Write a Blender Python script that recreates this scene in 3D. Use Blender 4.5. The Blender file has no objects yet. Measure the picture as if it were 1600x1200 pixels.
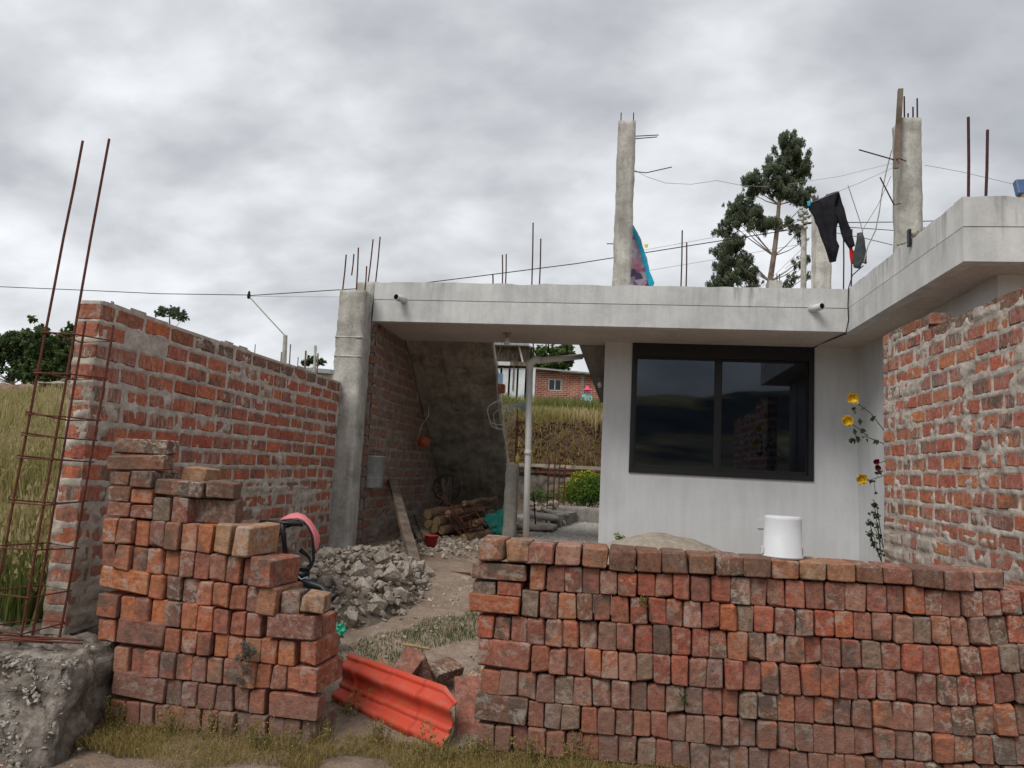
import bpy, math, random
import numpy as np
from mathutils import Vector, Matrix, Euler, noise
random.seed(7); RNG = np.random.default_rng(7)
C = bpy.context.scene.collection
sc = bpy.context.scene
# ------------------------------------------------------------------ camera
FPX = 1180.0
CAM = Vector((0, 0, 1.4))
def _axes():
    z = Vector((1320-800, 9800+600, -FPX)).normalized()
    y = Vector((960-800, 600-736, -FPX)).normalized()
    y = (y - z*y.dot(z)).normalized(); x = y.cross(z)
    return Matrix((x, y, z))
RW = _axes()
cam = bpy.data.cameras.new('camera'); co = bpy.data.objects.new('camera', cam); C.objects.link(co)
co.matrix_world = Matrix.Translation(CAM) @ RW.to_4x4()
cam.sensor_width = 36; cam.lens = 36*FPX/1600; cam.clip_start = .05; cam.clip_end = 4000
sc.camera = co
def at(px, py, X=None, Y=None, Z=None):
    d = RW @ Vector((px-800, -(py-600), -FPX))
    if X is not None: k = (X-CAM.x)/d.x
    elif Y is not None: k = (Y-CAM.y)/d.y
    else: k = (Z-CAM.z)/d.z
    return CAM + d*k
# ------------------------------------------------------------------ sky, sun, exposure
SUN_EL, SUN_AZ = math.radians(52), math.radians(215)     # azimuth from +Y clockwise
world = bpy.data.worlds.new('World'); sc.world = world; world.use_nodes = True
nt = world.node_tree; nt.nodes.clear()
def N(t, kind, **kw):
    n = t.nodes.new(kind)
    for k, v in kw.items(): setattr(n, k, v)
    return n
out = N(nt, 'ShaderNodeOutputWorld'); bg = N(nt, 'ShaderNodeBackground')
nt.links.new(bg.outputs[0], out.inputs[0])
sky = N(nt, 'ShaderNodeTexSky', sky_type='NISHITA', sun_disc=False, sun_elevation=SUN_EL, sun_rotation=SUN_AZ)
skys = N(nt, 'ShaderNodeVectorMath', operation='SCALE'); skys.inputs['Scale'].default_value = .08
nt.links.new(sky.outputs[0], skys.inputs[0])
tc = N(nt, 'ShaderNodeTexCoord'); sep = N(nt, 'ShaderNodeSeparateXYZ'); nt.links.new(tc.outputs['Generated'], sep.inputs[0])
za = N(nt, 'ShaderNodeMath', operation='MAXIMUM'); za.inputs[1].default_value = 0; nt.links.new(sep.outputs[2], za.inputs[0])
zb = N(nt, 'ShaderNodeMath', operation='ADD'); zb.inputs[1].default_value = .55; nt.links.new(za.outputs[0], zb.inputs[0])
dv = N(nt, 'ShaderNodeVectorMath', operation='DIVIDE'); cmb = N(nt, 'ShaderNodeCombineXYZ')
for i in range(3): nt.links.new(zb.outputs[0], cmb.inputs[i])
nt.links.new(tc.outputs['Generated'], dv.inputs[0]); nt.links.new(cmb.outputs[0], dv.inputs[1])
mp = N(nt, 'ShaderNodeMapping'); mp.inputs['Location'].default_value = (3.1, 1.75, 0); mp.inputs['Scale'].default_value = (1.5, 2.0, 1.3)
nt.links.new(dv.outputs[0], mp.inputs[0])
n1 = N(nt, 'ShaderNodeTexNoise'); n1.inputs['Scale'].default_value = 1.25; n1.inputs['Detail'].default_value = 7; n1.inputs['Roughness'].default_value = .5; n1.inputs['Distortion'].default_value = .35
n2 = N(nt, 'ShaderNodeTexNoise'); n2.inputs['Scale'].default_value = 4.3; n2.inputs['Detail'].default_value = 8; n2.inputs['Roughness'].default_value = .48; n2.inputs['Distortion'].default_value = .1
nt.links.new(mp.outputs[0], n1.inputs[0]); nt.links.new(mp.outputs[0], n2.inputs[0])
mx = N(nt, 'ShaderNodeMix', data_type='FLOAT'); mx.inputs[0].default_value = .48
nt.links.new(n1.outputs[0], mx.inputs[2]); nt.links.new(n2.outputs[0], mx.inputs[3])
# the sky is brighter on the left, where the sun stands behind the cloud
glow = N(nt, 'ShaderNodeVectorMath', operation='DOT_PRODUCT')
gd = (at(-80, 330, Y=10)-CAM).normalized(); glow.inputs[1].default_value = gd
nt.links.new(tc.outputs['Generated'], glow.inputs[0])
gr = N(nt, 'ShaderNodeMapRange'); gr.inputs[1].default_value = .80; gr.inputs[2].default_value = 1.0; gr.inputs[3].default_value = 0; gr.inputs[4].default_value = .06
nt.links.new(glow.outputs['Value'], gr.inputs[0])
ad = N(nt, 'ShaderNodeMath', operation='ADD'); nt.links.new(mx.outputs[0], ad.inputs[0]); nt.links.new(gr.outputs[0], ad.inputs[1])
hz = N(nt, 'ShaderNodeMapRange'); hz.inputs[1].default_value = 0; hz.inputs[2].default_value = .45; hz.inputs[3].default_value = .03; hz.inputs[4].default_value = 0
nt.links.new(za.outputs[0], hz.inputs[0])
ad2 = N(nt, 'ShaderNodeMath', operation='ADD'); nt.links.new(ad.outputs[0], ad2.inputs[0]); nt.links.new(hz.outputs[0], ad2.inputs[1])
rp = N(nt, 'ShaderNodeValToRGB'); nt.links.new(ad2.outputs[0], rp.inputs[0])
cr = rp.color_ramp; cr.elements[0].position = .36; cr.elements[0].color = (.43, .45, .48, 1)
cr.elements[1].position = .70; cr.elements[1].color = (.93, .95, .98, 1)
e = cr.elements.new(.46); e.color = (.54, .56, .595, 1)
e = cr.elements.new(.54); e.color = (.66, .685, .71, 1)
e = cr.elements.new(.60); e.color = (.77, .79, .82, 1)
wm = N(nt, 'ShaderNodeMix', data_type='RGBA'); wm.inputs[0].default_value = .95
nt.links.new(skys.outputs[0], wm.inputs[6]); nt.links.new(rp.outputs[0], wm.inputs[7])
nt.links.new(wm.outputs[2], bg.inputs[0]); bg.inputs[1].default_value = .70
sun = bpy.data.lights.new('sun', 'SUN'); sun.energy = 1.5; sun.angle = math.radians(28); sun.color = (1, .96, .9)
so = bpy.data.objects.new('sun', sun); C.objects.link(so)
sd = Vector((math.sin(SUN_AZ)*math.cos(SUN_EL), math.cos(SUN_AZ)*math.cos(SUN_EL), math.sin(SUN_EL)))
so.rotation_euler = sd.to_track_quat('Z', 'Y').to_euler()
sc.view_settings.view_transform = 'Standard'; sc.view_settings.look = 'None'
sc.view_settings.exposure = 0.62; sc.view_settings.gamma = 1
# ------------------------------------------------------------------ object helpers
OFF = {}
def props(o, label=None, cat=None, group=None, kind=None):
    if label: o['label'] = label
    if cat: o['category'] = cat
    if group: o['group'] = group
    if kind: o['kind'] = kind
    return o
def par(o, p):
    if p is not None:
        o.parent = p; o.matrix_parent_inverse = OFF[p.name].inverted()
def reg(o, M): OFF[o.name] = M.copy(); return o
def thing(name, label, cat, loc=(0, 0, 0), group=None):
    o = bpy.data.objects.new(name, None); C.objects.link(o); o.location = loc; o.empty_display_size = .2
    reg(o, Matrix.Translation(loc)); return props(o, label, cat, group)
def mesh_of(name, V, F, mat, smooth=False):
    me = bpy.data.meshes.new(name); me.from_pydata([tuple(v) for v in V], [], F); me.update()
    if mat: me.materials.append(mat)
    if smooth: me.shade_smooth()
    return me
def build(name, V, F, mat, parent=None, smooth=False, loc=None):
    A = np.array([tuple(v) for v in V], float)
    c = A.mean(0) if loc is None else np.array(loc)
    me = mesh_of(name, A-c, F, mat, smooth)
    o = bpy.data.objects.new(name, me); C.objects.link(o); o.location = c
    reg(o, Matrix.Translation(c)); par(o, parent); return o
class MB:
    def __init__(s): s.V = []; s.F = []
    def add(s, V, F):
        k = len(s.V); s.V += [tuple(v) for v in V]; s.F += [tuple(i+k for i in f) for f in F]; return s
    def box(s, lo, hi, R=None, c=None):
        (a, b, d), (e, f, g) = lo, hi
        V = [Vector(v) for v in ((a,b,d),(e,b,d),(e,f,d),(a,f,d),(a,b,g),(e,b,g),(e,f,g),(a,f,g))]
        if R is not None: V = [R @ v + Vector(c) for v in V]
        return s.add(V, [(0,3,2,1),(4,5,6,7),(0,1,5,4),(1,2,6,5),(2,3,7,6),(3,0,4,7)])
    def tube(s, pts, r, n=8, cap=True):
        pts = [Vector(p) for p in pts]; rr = r if isinstance(r, (list, tuple)) else [r]*len(pts)
        V = []; F = []; prev = None
        for i, p in enumerate(pts):
            t = (pts[min(i+1, len(pts)-1)]-pts[max(i-1, 0)]).normalized()
            if prev is None:
                a = Vector((0, 0, 1)) if abs(t.z) < .9 else Vector((1, 0, 0)); u = t.cross(a).normalized()
            else: u = (prev - t*prev.dot(t)).normalized()
            prev = u; w = t.cross(u)
            for k in range(n):
                an = 2*math.pi*k/n; V.append(p+(u*math.cos(an)+w*math.sin(an))*rr[i])
        for i in range(len(pts)-1):
            for k in range(n):
                a = i*n+k; b = i*n+(k+1) % n; F.append((a, b, b+n, a+n))
        if cap: F.append(tuple(range(n-1, -1, -1))); F.append(tuple((len(pts)-1)*n+k for k in range(n)))
        return s.add(V, F)
    def lathe(s, prof, c, n=24, R=None):
        V = []; F = []
        for r, z in prof:
            for k in range(n):
                v = Vector((r*math.cos(2*math.pi*k/n), r*math.sin(2*math.pi*k/n), z))
                V.append((R @ v if R is not None else v)+Vector(c))
        for i in range(len(prof)-1):
            for k in range(n):
                a = i*n+k; b = i*n+(k+1) % n; F.append((a, b, b+n, a+n))
        return s.add(V, F)
    def prism(s, poly, d):   # poly: list of 3-D points, d: extrusion vector
        n = len(poly); d = Vector(d); P = [Vector(p) for p in poly]
        V = P+[p+d for p in P]
        F = [tuple(range(n)), tuple(range(2*n-1, n-1, -1))]+[(i+n, (i+1) % n+n, (i+1) % n, i) for i in range(n)]
        return s.add(V, F)
    def out(s, name, mat, parent=None, smooth=False): return build(name, s.V, s.F, mat, parent, smooth)
def tri_mesh(name, V, F, mat, tint=None, parent=None, loc=(0, 0, 0)):
    """fast numpy mesh of triangles or quads, with an optional per-point tint attribute"""
    me = bpy.data.meshes.new(name); n = F.shape[1]
    V = V - np.array(loc)
    me.vertices.add(len(V)); me.vertices.foreach_set('co', V.astype('f').ravel())
    me.loops.add(F.size); me.loops.foreach_set('vertex_index', F.astype('i').ravel())
    me.polygons.add(len(F)); me.polygons.foreach_set('loop_start', (np.arange(len(F))*n).astype('i'))
    me.polygons.foreach_set('loop_total', np.full(len(F), n, 'i'))
    me.update(calc_edges=True)
    if tint is not None:
        at_ = me.attributes.new('tint', 'FLOAT', 'POINT'); at_.data.foreach_set('value', tint.astype('f'))
    me.materials.append(mat)
    o = bpy.data.objects.new(name, me); C.objects.link(o); o.location = loc; reg(o, Matrix.Translation(loc)); par(o, parent)
    return o
# ------------------------------------------------------------------ materials
def newmat(name, rough=.9, spec=.2):
    m = bpy.data.materials.new(name); m.use_nodes = True; t = m.node_tree
    b = t.nodes['Principled BSDF']; b.inputs['Roughness'].default_value = rough
    b.inputs['Specular IOR Level'].default_value = spec
    return m, t, b
def coords(t, scale=(1, 1, 1), rnd=True, world=False):
    m = N(t, 'ShaderNodeMapping'); m.inputs['Scale'].default_value = scale
    if world:
        g = N(t, 'ShaderNodeNewGeometry'); t.links.new(g.outputs['Position'], m.inputs[0]); return m.outputs[0]
    c = N(t, 'ShaderNodeTexCoord'); t.links.new(c.outputs['Object'], m.inputs[0])
    if rnd:
        oi = N(t, 'ShaderNodeObjectInfo'); mu = N(t, 'ShaderNodeMath', operation='MULTIPLY'); mu.inputs[1].default_value = 91
        t.links.new(oi.outputs['Random'], mu.inputs[0]); cb = N(t, 'ShaderNodeCombineXYZ')
        for i in range(3): t.links.new(mu.outputs[0], cb.inputs[i])
        t.links.new(cb.outputs[0], m.inputs['Location'])
    return m.outputs[0]
def noise_n(t, vec, scale, detail=4, rough=.55, dist=0):
    n = N(t, 'ShaderNodeTexNoise'); n.inputs['Scale'].default_value = scale; n.inputs['Detail'].default_value = detail
    n.inputs['Roughness'].default_value = rough; n.inputs['Distortion'].default_value = dist
    t.links.new(vec, n.inputs[0]); return n.outputs[0]
def ramp(t, fac, stops):
    r = N(t, 'ShaderNodeValToRGB'); t.links.new(fac, r.inputs[0]); el = r.color_ramp.elements
    while len(el) < len(stops): el.new(.5)
    for k, (p, c) in enumerate(stops):
        el[k].position = p; el[k].color = (c, c, c, 1) if isinstance(c, (int, float)) else (*c, 1)
    return r.outputs[0]
def mixc(t, f, a, b, mode='MIX'):
    m = N(t, 'ShaderNodeMix', data_type='RGBA', blend_type=mode)
    for s, v in ((0, f), (6, a), (7, b)):
        if isinstance(v, (int, float)): m.inputs[s].default_value = v
        elif isinstance(v, tuple): m.inputs[s].default_value = (*v, 1)
        else: t.links.new(v, m.inputs[s])
    return m.outputs[2]
def mathn(t, op, a, b=0, c=None):
    m = N(t, 'ShaderNodeMath', operation=op)
    for s, v in ((0, a), (1, b)):
        if isinstance(v, (int, float)): m.inputs[s].default_value = v
        else: t.links.new(v, m.inputs[s])
    m.use_clamp = False
    return m.outputs[0]
def bump(t, b, h, strength=.5, dist=.01):
    n = N(t, 'ShaderNodeBump'); n.inputs['Strength'].default_value = strength; n.inputs['Distance'].default_value = dist
    t.links.new(h, n.inputs['Height']); t.links.new(n.outputs[0], b.inputs['Normal'])
def worldz(t):
    g = N(t, 'ShaderNodeNewGeometry'); s = N(t, 'ShaderNodeSeparateXYZ'); t.links.new(g.outputs['Position'], s.inputs[0]); return s.outputs

def brick_mat(name, tones, white=.5, dirt=None, streak=False, grey=0.0):
    """handmade clay brick: tone by object, blotches of soot and whitish salts, pitted relief; dirt=(z0,z1): mud-stained towards the ground"""
    m, t, b = newmat(name, .93, .15)
    v = coords(t)
    oi = N(t, 'ShaderNodeObjectInfo')
    base = ramp(t, oi.outputs['Random'], [(i/(len(tones)-1), c) for i, c in enumerate(tones)])
    n_big = noise_n(t, v, 9, 5, .6, .3); n_mid = noise_n(t, v, 30, 6, .65); n_f = noise_n(t, v, 140, 4, .7)
    col = mixc(t, .9, base, ramp(t, n_mid, [(.3, .52), (.55, 1.0), (.75, 1.3)]), 'MULTIPLY')
    r2 = mathn(t, 'FRACT', mathn(t, 'MULTIPLY', oi.outputs['Random'], 17.3), 0)
    sm = mathn(t, 'MULTIPLY', ramp(t, n_big, [(.45, 0.0), (.60, 1.0)]), ramp(t, r2, [(.35, 0.0), (.8, .85)]))
    col = mixc(t, sm, col, (.11, .085, .07))
    col = mixc(t, .55, col, ramp(t, noise_n(t, v, 75, 6, .75), [(.36, .35), (.46, 1.0), (.7, 1.15)]), 'MULTIPLY')
    r3 = mathn(t, 'FRACT', mathn(t, 'MULTIPLY', oi.outputs['Random'], 41.9), 0)
    vw = coords(t, (1, 1, 1)) if not streak else coords(t, (1.6, 1.6, .35))
    n_w = noise_n(t, vw, 26 if streak else 16, 8, .72, .4)
    wf = mathn(t, 'MULTIPLY', ramp(t, n_w, [(.5, 0.0), (.585, 1.0)]), ramp(t, r3, [(max(0, .75-white), 0.0), (1.0, .68)]))
    col = mixc(t, wf, col, (.42, .36, .31))
    pw = coords(t, world=True); rg = ramp(t, noise_n(t, pw, 1.5, 3, .5), [(.46, 0.0), (.62, 1.0)])
    lime = mathn(t, 'MULTIPLY', rg, mathn(t, 'MULTIPLY', ramp(t, noise_n(t, vw, 34, 8, .75, .6), [(.5, 0.0), (.58, 1.0)]), ramp(t, r2, [(.3, 0.0), (.7, .8)])))
    soot = mathn(t, 'MULTIPLY', rg, mathn(t, 'MULTIPLY', ramp(t, noise_n(t, vw, 13, 6, .7, .4), [(.5, 0.0), (.62, 1.0)]), ramp(t, r3, [(.3, 0.0), (.8, .8)])))
    col = mixc(t, soot, col, (.075, .062, .052)); col = mixc(t, lime, col, (.46, .42, .36))
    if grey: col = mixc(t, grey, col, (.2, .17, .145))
    if dirt:
        z = worldz(t)[2]
        zz = mathn(t, 'ADD', z, mathn(t, 'MULTIPLY', mathn(t, 'SUBTRACT', noise_n(t, coords(t, world=True), 2.5, 4), .5), (dirt[1]-dirt[0])*1.3))
        mr = N(t, 'ShaderNodeMapRange'); mr.inputs[1].default_value = dirt[0]; mr.inputs[2].default_value = dirt[1]; mr.inputs[3].default_value = .55; mr.inputs[4].default_value = 0
        t.links.new(zz, mr.inputs[0]); col = mixc(t, mr.outputs[0], col, (.17, .135, .11))
    t.links.new(col, b.inputs['Base Color'])
    h = mathn(t, 'ADD', mathn(t, 'MULTIPLY', n_mid, 1.0), mathn(t, 'MULTIPLY', n_f, .35))
    bump(t, b, h, 1.0, .009)
    return m
def stone_mat(name, c0, c1, scale=6, bumpd=.01, grain=.55, topstain=None, world=False, streak=0, fine=60, rough=.95, moss=None, rnd=True, dirt=None, pits=False):
    m, t, b = newmat(name, rough, .15)
    v = coords(t, rnd=rnd, world=world)
    a = noise_n(t, v, scale, 8, .62, .3); f = noise_n(t, v, fine, 5, .7)
    col = ramp(t, a, [(.32, c0), (.62, c1)])
    col = mixc(t, grain, col, ramp(t, f, [(.3, .6), (.7, 1.25)]), 'MULTIPLY')
    if topstain:
        z = worldz(t)[2]; mr = N(t, 'ShaderNodeMapRange'); mr.inputs[1].default_value = topstain[0]; mr.inputs[2].default_value = topstain[1]; t.links.new(z, mr.inputs[0])
        sn = noise_n(t, coords(t, (5, 5, .5), world=True), 2.2, 6, .65); ar = noise_n(t, coords(t, (1, 1, .3), world=True), .9, 3)
        ff = mathn(t, 'MULTIPLY', mathn(t, 'MULTIPLY', ramp(t, sn, [(.5, 0.0), (.66, 1.0)]), ramp(t, ar, [(.42, .1), (.6, 1.0)])), mathn(t, 'POWER', mr.outputs[0], 1.3)); col = mixc(t, mathn(t, 'MULTIPLY', ff, .75), col, (.13, .125, .12))
    if streak:
        vs = coords(t, (1, 1, .12), world=True)
        s = noise_n(t, vs, 9, 6, .6); col = mixc(t, streak, col, ramp(t, s, [(.38, .5), (.62, 1.12)]), 'MULTIPLY')
    if pits:
        vo = N(t, 'ShaderNodeTexVoronoi'); vo.inputs['Scale'].default_value = 14; t.links.new(v, vo.inputs[0])
        col = mixc(t, 1.0, col, ramp(t, vo.outputs['Distance'], [(.03, .35), (.12, 1.0)]), 'MULTIPLY')
    if moss: col = mixc(t, ramp(t, noise_n(t, v, 3.1, 6, .6), [(.52, 0.0), (.62, .8)]), col, moss)
    if dirt:
        z = worldz(t)[2]
        zz = mathn(t, 'ADD', z, mathn(t, 'MULTIPLY', mathn(t, 'SUBTRACT', noise_n(t, coords(t, (1, 1, .3), world=True), 3.5, 6), .5), (dirt[1]-dirt[0])*1.4))
        mr = N(t, 'ShaderNodeMapRange'); mr.inputs[1].default_value = dirt[0]; mr.inputs[2].default_value = dirt[1]; mr.inputs[3].default_value = dirt[3] if len(dirt) > 3 else .8; mr.inputs[4].default_value = 0
        t.links.new(zz, mr.inputs[0]); col = mixc(t, mr.outputs[0], col, dirt[2])
    t.links.new(col, b.inputs['Base Color'])
    bump(t, b, mathn(t, 'ADD', a, mathn(t, 'MULTIPLY', f, .4)), .8, bumpd)
    return m
def plain_mat(name, c, rough=.6, spec=.4, metal=0, var=.25, scale=12, bumpd=0):
    m, t, b = newmat(name, rough, spec); b.inputs['Metallic'].default_value = metal
    v = coords(t); n = noise_n(t, v, scale, 5, .6)
    col = mixc(t, 1.0, tuple(c), ramp(t, n, [(.25, 1-var), (.75, 1+var)]), 'MULTIPLY')
    t.links.new(col, b.inputs['Base Color'])
    if bumpd: bump(t, b, n, .6, bumpd)
    return m
def tint_mat(name, stops, rough=.8, trans=0.0, backlit=True):
    m, t, b = newmat(name, rough, .15)
    a = N(t, 'ShaderNodeAttribute', attribute_name='tint')
    col = ramp(t, a.outputs['Fac'], stops); t.links.new(col, b.inputs['Base Color'])
    if trans:
        tr = N(t, 'ShaderNodeBsdfTranslucent'); t.links.new(col, tr.inputs[0]); ms = N(t, 'ShaderNodeMixShader'); ms.inputs[0].default_value = trans
        t.links.new(b.outputs[0], ms.inputs[1]); t.links.new(tr.outputs[0], ms.inputs[2]); t.links.new(ms.outputs[0], t.nodes['Material Output'].inputs[0])
    return m
M = {}
red = [(0.381, 0.112, 0.069), (0.269, 0.095, 0.069), (0.426, 0.140, 0.069), (0.325, 0.129, 0.090), (0.224, 0.101, 0.078), (0.448, 0.174, 0.090), (0.314, 0.106, 0.073), (0.358, 0.185, 0.134), (0.258, 0.140, 0.106), (0.403, 0.118, 0.065), (0.302, 0.140, 0.106)]
M['brick'] = brick_mat('clay_brick', red, .8, (0.0, .62))
M['brick_l'] = brick_mat('clay_brick_left_stack', [(0.425, 0.136, 0.071), (0.319, 0.118, 0.077), (0.472, 0.177, 0.083), (0.354, 0.136, 0.094), (0.260, 0.106, 0.077), (0.401, 0.147, 0.083), (0.425, 0.201, 0.124), (0.224, 0.100, 0.077), (0.307, 0.147, 0.112)], .45, (-.05, .45))
M['brick_old'] = brick_mat('weathered_brick', [(.20, .105, .07), (.26, .125, .08), (.17, .095, .07), (.23, .11, .075)], .5)
M['brick_lw'] = brick_mat('wall_brick_left', [(0.515, 0.146, 0.084), (0.392, 0.118, 0.078), (0.560, 0.174, 0.084), (0.470, 0.146, 0.095), (0.358, 0.118, 0.084), (0.504, 0.168, 0.101)], .5, (.2, 1.25), True)
M['brick_rw'] = brick_mat('wall_brick_right', [(.50, .155, .09), (.42, .13, .09), (.55, .21, .10), (.46, .16, .11), (.38, .13, .10), (.56, .23, .11)], .8, (.3, 1.35), True)
M['brick_moss'] = brick_mat('mossy_wall_brick', [(.26, .13, .09), (.20, .12, .085), (.34, .13, .08)], .3)
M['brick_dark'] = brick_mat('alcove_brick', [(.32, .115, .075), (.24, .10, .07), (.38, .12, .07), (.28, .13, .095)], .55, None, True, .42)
M['brick_top'] = brick_mat('bleached_brick', [(.36, .19, .105), (.38, .22, .13), (.32, .145, .085)], .6)
M['brick_grey'] = brick_mat('ashen_brick', [(.27, .18, .13), (.23, .155, .115)], .8)
M['mortar'] = stone_mat('mortar', (.35, .305, .26), (.57, .51, .445), 9, .016, dirt=(.3, 1.1, (.21, .17, .135)))
M['mortar_r'] = stone_mat('mortar_right', (.33, .285, .25), (.54, .485, .43), 9, .016, dirt=(.4, 1.2, (.30, .25, .21)))
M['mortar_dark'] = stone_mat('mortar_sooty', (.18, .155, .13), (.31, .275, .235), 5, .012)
M['conc_white'] = stone_mat('painted_fascia_concrete', (.48, .485, .48), (.66, .665, .655), 2.2, .003, grain=.18, topstain=(3.0, 3.44), streak=.2, fine=40, rough=.85)
M['plaster'] = stone_mat('white_plaster', (.56, .58, .60), (.66, .68, .70), 1.1, .001, grain=.08, streak=.14, fine=25, rough=.8, dirt=(.3, .95, (.5, .49, .47), .5))
M['soffit'] = stone_mat('soffit_concrete', (.50, .455, .41), (.62, .57, .52), 1.5, .002, fine=30)
M['conc_post'] = stone_mat('board_marked_concrete', (.33, .315, .28), (.58, .565, .52), 4, .008, streak=.45, fine=40, pits=True)
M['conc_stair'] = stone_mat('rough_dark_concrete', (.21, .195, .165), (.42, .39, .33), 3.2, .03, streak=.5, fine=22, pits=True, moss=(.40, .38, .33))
M['conc_stair2'] = stone_mat('grey_stair_concrete', (.2, .19, .17), (.32, .3, .27), 2.6, .01, streak=.3, fine=22)
M['conc_foot'] = stone_mat('cracked_footing_concrete', (.09, .075, .06), (.34, .30, .26), 7, .05, grain=.8, fine=30, moss=(.085, .06, .045))
M['rubble'] = stone_mat('rubble_stone', (.22, .18, .145), (.48, .42, .35), 5, .012)
M['gravel'] = stone_mat('grey_gravel', (.24, .22, .20), (.48, .45, .42), 30, .005)
M['rockwall'] = stone_mat('retaining_rock', (.09, .08, .068), (.28, .25, .21), 9, .03)
M['rust'] = plain_mat('rusty_steel', (.13, .045, .03), .85, .3, .2, .45, 40, .002)
M['rust_dark'] = plain_mat('dark_rusty_steel', (.07, .03, .03), .8, .3, .3, .4, 40)
M['pvc'] = plain_mat('pale_pvc', (.62, .63, .60), .45, .4, 0, .1, 5)
M['pvc_in'] = plain_mat('dark_brown_recess', (.14, .09, .05), .9, .1)  # dark brown for the spout insides and the fascia joint
M['black'] = plain_mat('black_plastic', (.012, .013, .016), .45, .4)
M['wirebk'] = plain_mat('black_cable', (.015, .015, .018), .6, .3)
M['wirew'] = plain_mat('pale_cable', (.42, .40, .36), .6, .3)
M['rope'] = plain_mat('thin_rope', (.30, .28, .27), .8, .1)
M['frame'] = plain_mat('dark_window_frame', (.007, .007, .009), .5, .5, 0, .1)
M['white'] = plain_mat('white_bucket_plastic', (.58, .59, .61), .5, .3, 0, .08, 6)
M['wood'] = stone_mat('weathered_timber', (.10, .075, .055), (.25, .2, .155), 5, .006, streak=.5)
M['wood_end'] = stone_mat('cut_wood_end', (.27, .17, .09), (.40, .28, .15), 30, .004)
M['bark'] = stone_mat('log_bark', (.08, .055, .035), (.20, .135, .085), 8, .008)
M['teal'] = plain_mat('teal_sack', (.01, .16, .13), .7, .3, 0, .3, 6, .02)
M['green'] = plain_mat('green_plastic_bag', (.03, .42, .25), .35, .5, 0, .25, 12, .01)
M['orange'] = plain_mat('orange_plastic', (.36, .08, .035), .5, .4)
M['pink'] = plain_mat('pink_canopy_cloth', (.72, .22, .24), .85, .15, 0, .18, 18, .004)
M['cloth_black'] = plain_mat('black_cloth', (.022, .022, .027), .95, .05, 0, .3, 15, .004)
M['cloth_grey'] = plain_mat('dark_grey_cloth', (.06, .07, .07), .95, .05, 0, .3, 15, .004)
M['cloth_red'] = plain_mat('red_cloth', (.6, .02, .02), .9, .05)
M['shadow_room'] = plain_mat('painted_room_shade', (.03, .03, .035), .9, .05)  # near-black colour painted in for the shade of unlit interiors

# orange roof sheet
m, t, b = newmat('red_roof_sheet', .5, .35)
n = noise_n(t, coords(t), 14, 6, .6)
n_d = noise_n(t, coords(t, (1, 1, 3)), 5, 7, .65)
col = mixc(t, ramp(t, n, [(.45, 0.0), (.75, .35)]), (.52, .06, .03), (.36, .12, .075)); col = mixc(t, ramp(t, n_d, [(.5, 0.0), (.72, .55)]), col, (.34, .17, .12)); t.links.new(col, b.inputs['Base Color'])
bump(t, b, n, .2, .002); M['sheet'] = m
# window glass: dark tinted pane that mirrors the valley behind the camera
m, t, b = newmat('tinted_glass', .02, .5); b.inputs['Base Color'].default_value = (.0025, .0038, .0065, 1); b.inputs['IOR'].default_value = 1.65
b.inputs['Specular Tint'].default_value = (.75, .85, 1, 1)
M['glass'] = m
m, t, b = newmat('galvanised_metal', .42, .5); b.inputs['Metallic'].default_value = .25
n = noise_n(t, coords(t), 11, 6, .6); t.links.new(ramp(t, n, [(.3, (.22, .235, .25)), (.7, (.40, .42, .44))]), b.inputs['Base Color']); bump(t, b, n, .3, .004); M['zinc'] = m
# blanket: stripes of cyan and printed pink and mauve
m, t, b = newmat('printed_blanket', .9, .05)
v = coords(t, rnd=False); vo = N(t, 'ShaderNodeTexVoronoi'); vo.inputs['Scale'].default_value = 13; t.links.new(v, vo.inputs[0])
sp = N(t, 'ShaderNodeSeparateColor'); t.links.new(vo.outputs['Color'], sp.inputs[0])
pr = ramp(t, sp.outputs[0], [(.2, (.55, .5, .62)), (.4, (.30, .24, .38)), (.6, (.62, .60, .68)), (.8, (.60, .22, .32)), (.95, (.12, .10, .2))])
t.links.new(pr, b.inputs['Base Color']); M['blanket'] = m
M['cyan'] = plain_mat('cyan_blanket_edge', (.03, .42, .62), .8, .1)
# leaves and grasses
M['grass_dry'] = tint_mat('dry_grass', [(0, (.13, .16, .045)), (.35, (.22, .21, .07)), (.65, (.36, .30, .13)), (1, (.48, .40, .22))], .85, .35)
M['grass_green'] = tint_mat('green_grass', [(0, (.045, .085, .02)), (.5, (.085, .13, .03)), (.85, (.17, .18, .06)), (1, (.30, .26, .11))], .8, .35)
M['weed'] = tint_mat('weed_leaves', [(0, (.10, .11, .035)), (.35, (.19, .17, .06)), (.7, (.34, .26, .10)), (1, (.5, .36, .13))], .85, .3)
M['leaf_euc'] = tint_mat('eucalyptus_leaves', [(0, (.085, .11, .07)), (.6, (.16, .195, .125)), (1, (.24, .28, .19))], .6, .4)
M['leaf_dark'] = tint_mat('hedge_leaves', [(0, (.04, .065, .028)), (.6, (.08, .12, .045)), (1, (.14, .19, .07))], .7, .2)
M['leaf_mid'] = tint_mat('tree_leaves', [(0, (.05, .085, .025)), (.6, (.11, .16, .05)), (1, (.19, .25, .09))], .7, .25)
M['leaf_yel'] = tint_mat('flowering_bush_leaves', [(0, (.05, .11, .015)), (.6, (.14, .24, .03)), (.86, (.28, .34, .05)), (.9, (.75, .55, .02)), (1, (.8, .6, .03))], .7, .3)
M['leaf_rose'] = tint_mat('rose_leaves', [(0, (.02, .045, .015)), (1, (.06, .10, .035))], .5, .2)
M['leaf_grey'] = tint_mat('grey_weed_leaves', [(0, (.10, .10, .085)), (1, (.22, .22, .18))], .85, .2)
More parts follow.
